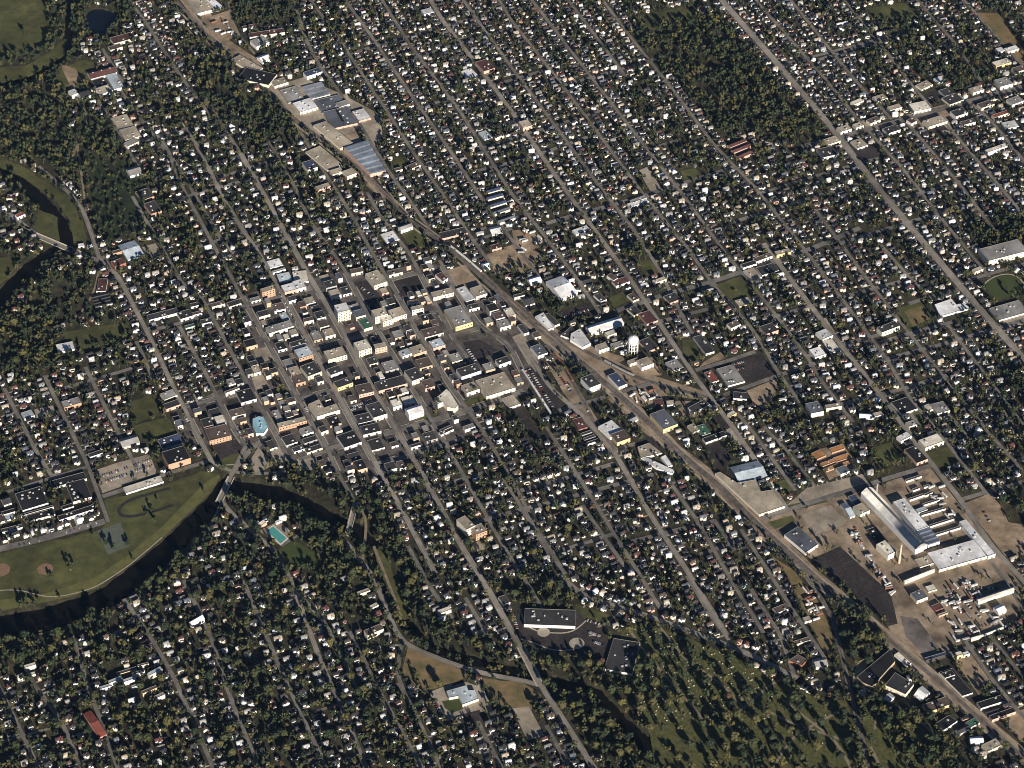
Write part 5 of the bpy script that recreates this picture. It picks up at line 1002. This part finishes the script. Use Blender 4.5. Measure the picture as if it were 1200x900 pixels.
for a, b, n, w, ci in [((411,481),(438,471),13,'in the two white rows of the downtown lot',0), ((413,477),(436,468.5),11,'in the two white rows of the downtown lot',0), ((660,372),(686,364),11,'in the dark lot below the big white works',None), ((672,369),(690,363),8,'in the dark lot below the big white works',None), ((857,428),(872,424),7,'in the dark lot by the grey office',None), ((862,434),(873,431),6,'in the dark lot by the grey office',None),
  ((276,501),(291,497),8,'beside the sky blue roofed building',None), ((278,507),(292,503),8,'beside the sky blue roofed building',None), ((281,513),(293,510),6,'beside the sky blue roofed building',None), ((688,727),(703,732),8,'in the lot between the two clinics',None), ((690,741),(704,746),8,'in the lot between the two clinics',None), ((695,752),(708,757),7,'in the lot between the two clinics',None), ((602,722),(606,738),7,'west of the wide clinic',None),
  ((115,560),(140,552),10,'on the pale park road lot',None), ((118,567),(150,556),12,'on the pale park road lot',None), ((145,550),(178,539),12,'on the pale park road lot',None), ((158,553),(180,546),8,'on the pale park road lot',None), ((532,843),(562,835),11,'in the lot below the L-shaped office',None), ((508,820),(516,834),6,'in the lot below the L-shaped office',None), ((1020,662),(1048,690),9,'in the factory yard by the black tarmac',None), ((1000,615),(1010,635),7,'in the factory yard by the black tarmac',None), ((1110,695),(1130,720),10,'in the gravel yard south of the factory',None), ((1115,690),(1150,725),12,'in the gravel yard south of the factory',None), ((1130,690),(1170,690),9,'in the gravel yard south of the factory',None), ((1150,735),(1180,724),8,'in the gravel yard south of the factory',None),
  ((888,571),(905,566),7,'on the huge tan roof side lot',None), ((938,574),(1005,555),12,'on the concrete strip above the factory',None), ((1153,600),(1160,612),5,'on the tan ground by the right edge',None), ((690,448),(700,443),0,'x',None), ((648,430),(670,460),12,'along the siding beside the dark parking lot',None), ((620,432),(648,478),18,'in the long dark parking lot',None), ((615,434),(642,480),18,'in the long dark parking lot',None), ((215,484),(222,497),6,'along the lot below the left green fields',None), ((358,478),(362,485),4,'along the beige office',None), ((544,404),(558,424),8,'on the brown tarmac lot by the railway',None), ((420,335),(444,352),9,'in the dark lot of north downtown',None), ((762,462),(780,470),7,'in the pale gravel yard',None), ((1062,128),(1072,136),5,'in the upper right shopping strip',None), ((1080,120),(1096,112),6,'in the upper right shopping strip',None), ((680,473),(690,483),5,'beside the white fronted rail warehouse',None), ((20,640),(60,630),7,'on the park road',None), ((75,625),(115,612),8,'on the park road',None)]:
    if n: car_row(a, b, n, w, ci, .8)
for k, nm in ((6, 'the long north-south street past the cream tower'), (7, 'the street past the tan brick school')):
    l = smooth_line(main_l[k][0], 1.0)
    for s in (-1, 1):
        for i in range(10, len(l) - 10, 11):
            if at(M_town, l[i].x, l[i].y) and carr.random() < .5:
                n = normal_at(l, i); car(l[i] + n * s * 4.1, math.atan2(n.y, n.x) + math.pi / 2, .49, 'along ' + nm)

# ------------------------------------------------------------------ gravestones
gsm = mat('gravestone', (.72, .70, .66), (.5, .48, .45), scale=1.0); v = MB()
v.prism([(-.8, -.28), (.8, -.28), (.8, .28), (-.8, .28)], -.1, 1.3); v.prism([(-1.1, -.45), (1.1, -.45), (1.1, .45), (-1.1, .45)], -.1, .25); v.add([(-.8, -.28, 1.3), (.8, -.28, 1.3), (.8, .28, 1.3), (-.8, .28, 1.3), (0, -.28, 1.75), (0, .28, 1.75)], [(0, 1, 4), (3, 5, 2), (1, 2, 5, 4), (3, 0, 4, 5)])
gme = v.mesh('gravestone', gsm); gr = random.Random(21); ng = 0
while ng < 290:
    x, y = g(gr.uniform(735, 905), gr.uniform(735, 845))[:] if gr.random() < .75 else (gr.uniform(-100, 900), gr.uniform(-960, -250))
    if not at(M_cem, x, y) or at(M_road, x, y) or not in_view(x, y, -2, -2): continue
    row = round((Vector((x, y)).dot(UD)) / 6) * 6; p = UC * Vector((x, y)).dot(UC) + UD * row
    o = link('gravestone', gme, None, (p.x, p.y, .2)); s = gr.uniform(.5, .95); o.scale = (s, s, s); o.rotation_euler = (0, 0, ANG + gr.uniform(-.1, .1))
    tag(o, 'small pale gravestone standing on the grass of the wooded cemetery', 'gravestone', 'gravestones in the wooded cemetery'); ng += 1

# ------------------------------------------------------------------ box trailers and stacked goods in the yards
trl = random.Random(4); tme = []
for c_ in ('trailer white', 'trailer grey', 'trailer rust'):
    m = mat(c_, {'trailer white': (.75, .74, .71), 'trailer grey': (.35, .35, .35), 'trailer rust': (.26, .12, .07)}[c_]); v = MB()
    v.box((0, 0), (1, 0), 6.2, 1.3, 1.1, 3.9, bottom=True); v.box((-3.6, 0), (1, 0), 1.6, 1.15, .1, 1.1, 1); v.box((4.2, 0), (1, 0), .2, 1.0, .1, 1.1, 1); tme.append(v.mesh('box_trailer', [m, CARM[2]]))
for n_, (pts, where, wn) in enumerate([([(1100,690),(1140,680),(1185,735),(1120,755)], 'the gravel yard south of the factory', 45), ([(995,620),(1010,640),(1050,700),(1040,690)], 'the yard along the black tarmac', 22), ([(1078,572),(1095,560),(1125,600),(1105,612)], 'the factory sheds', 10), ([(240,25),(262,20),(275,42),(262,46)], 'the yard at the top edge', 8), ([(735,462),(775,455),(780,468),(750,473)], 'the pale gravel yard', 10), ([(890,560),(905,557),(918,575),(905,578)], 'the huge tan roof', 6), ([(600,272),(620,270),(640,285),(610,300)], 'the sandy yard', 12), ([(940,690),(955,695),(968,730),(955,730)], 'the brown strip by the spur track', 18)]):
    P = vec(pts); k = 0; tries = 0
    while k < wn and tries < 600:
        tries += 1; s, t_ = trl.random(), trl.random(); p = P[0].lerp(P[1], s).lerp(P[3].lerp(P[2], s), t_)
        if at(M_bldg, p.x, p.y) or not in_view(p.x, p.y, -2, -2): continue
        q = trl.choice([0, 0, 0, 1, 2]); ob = link('box_trailer', tme[q], None, (p.x, p.y, .35)); ob.rotation_euler = (0, 0, ANG + trl.choice([0, math.pi / 2]) + trl.gauss(0, .15)); k += 1
        cn = ('white', 'grey', 'rusty')[q]; tag(ob, '%s box trailer parked in or beside %s' % (cn, where), 'trailer', '%s trailers by %s' % (cn, where))
assign_labels()
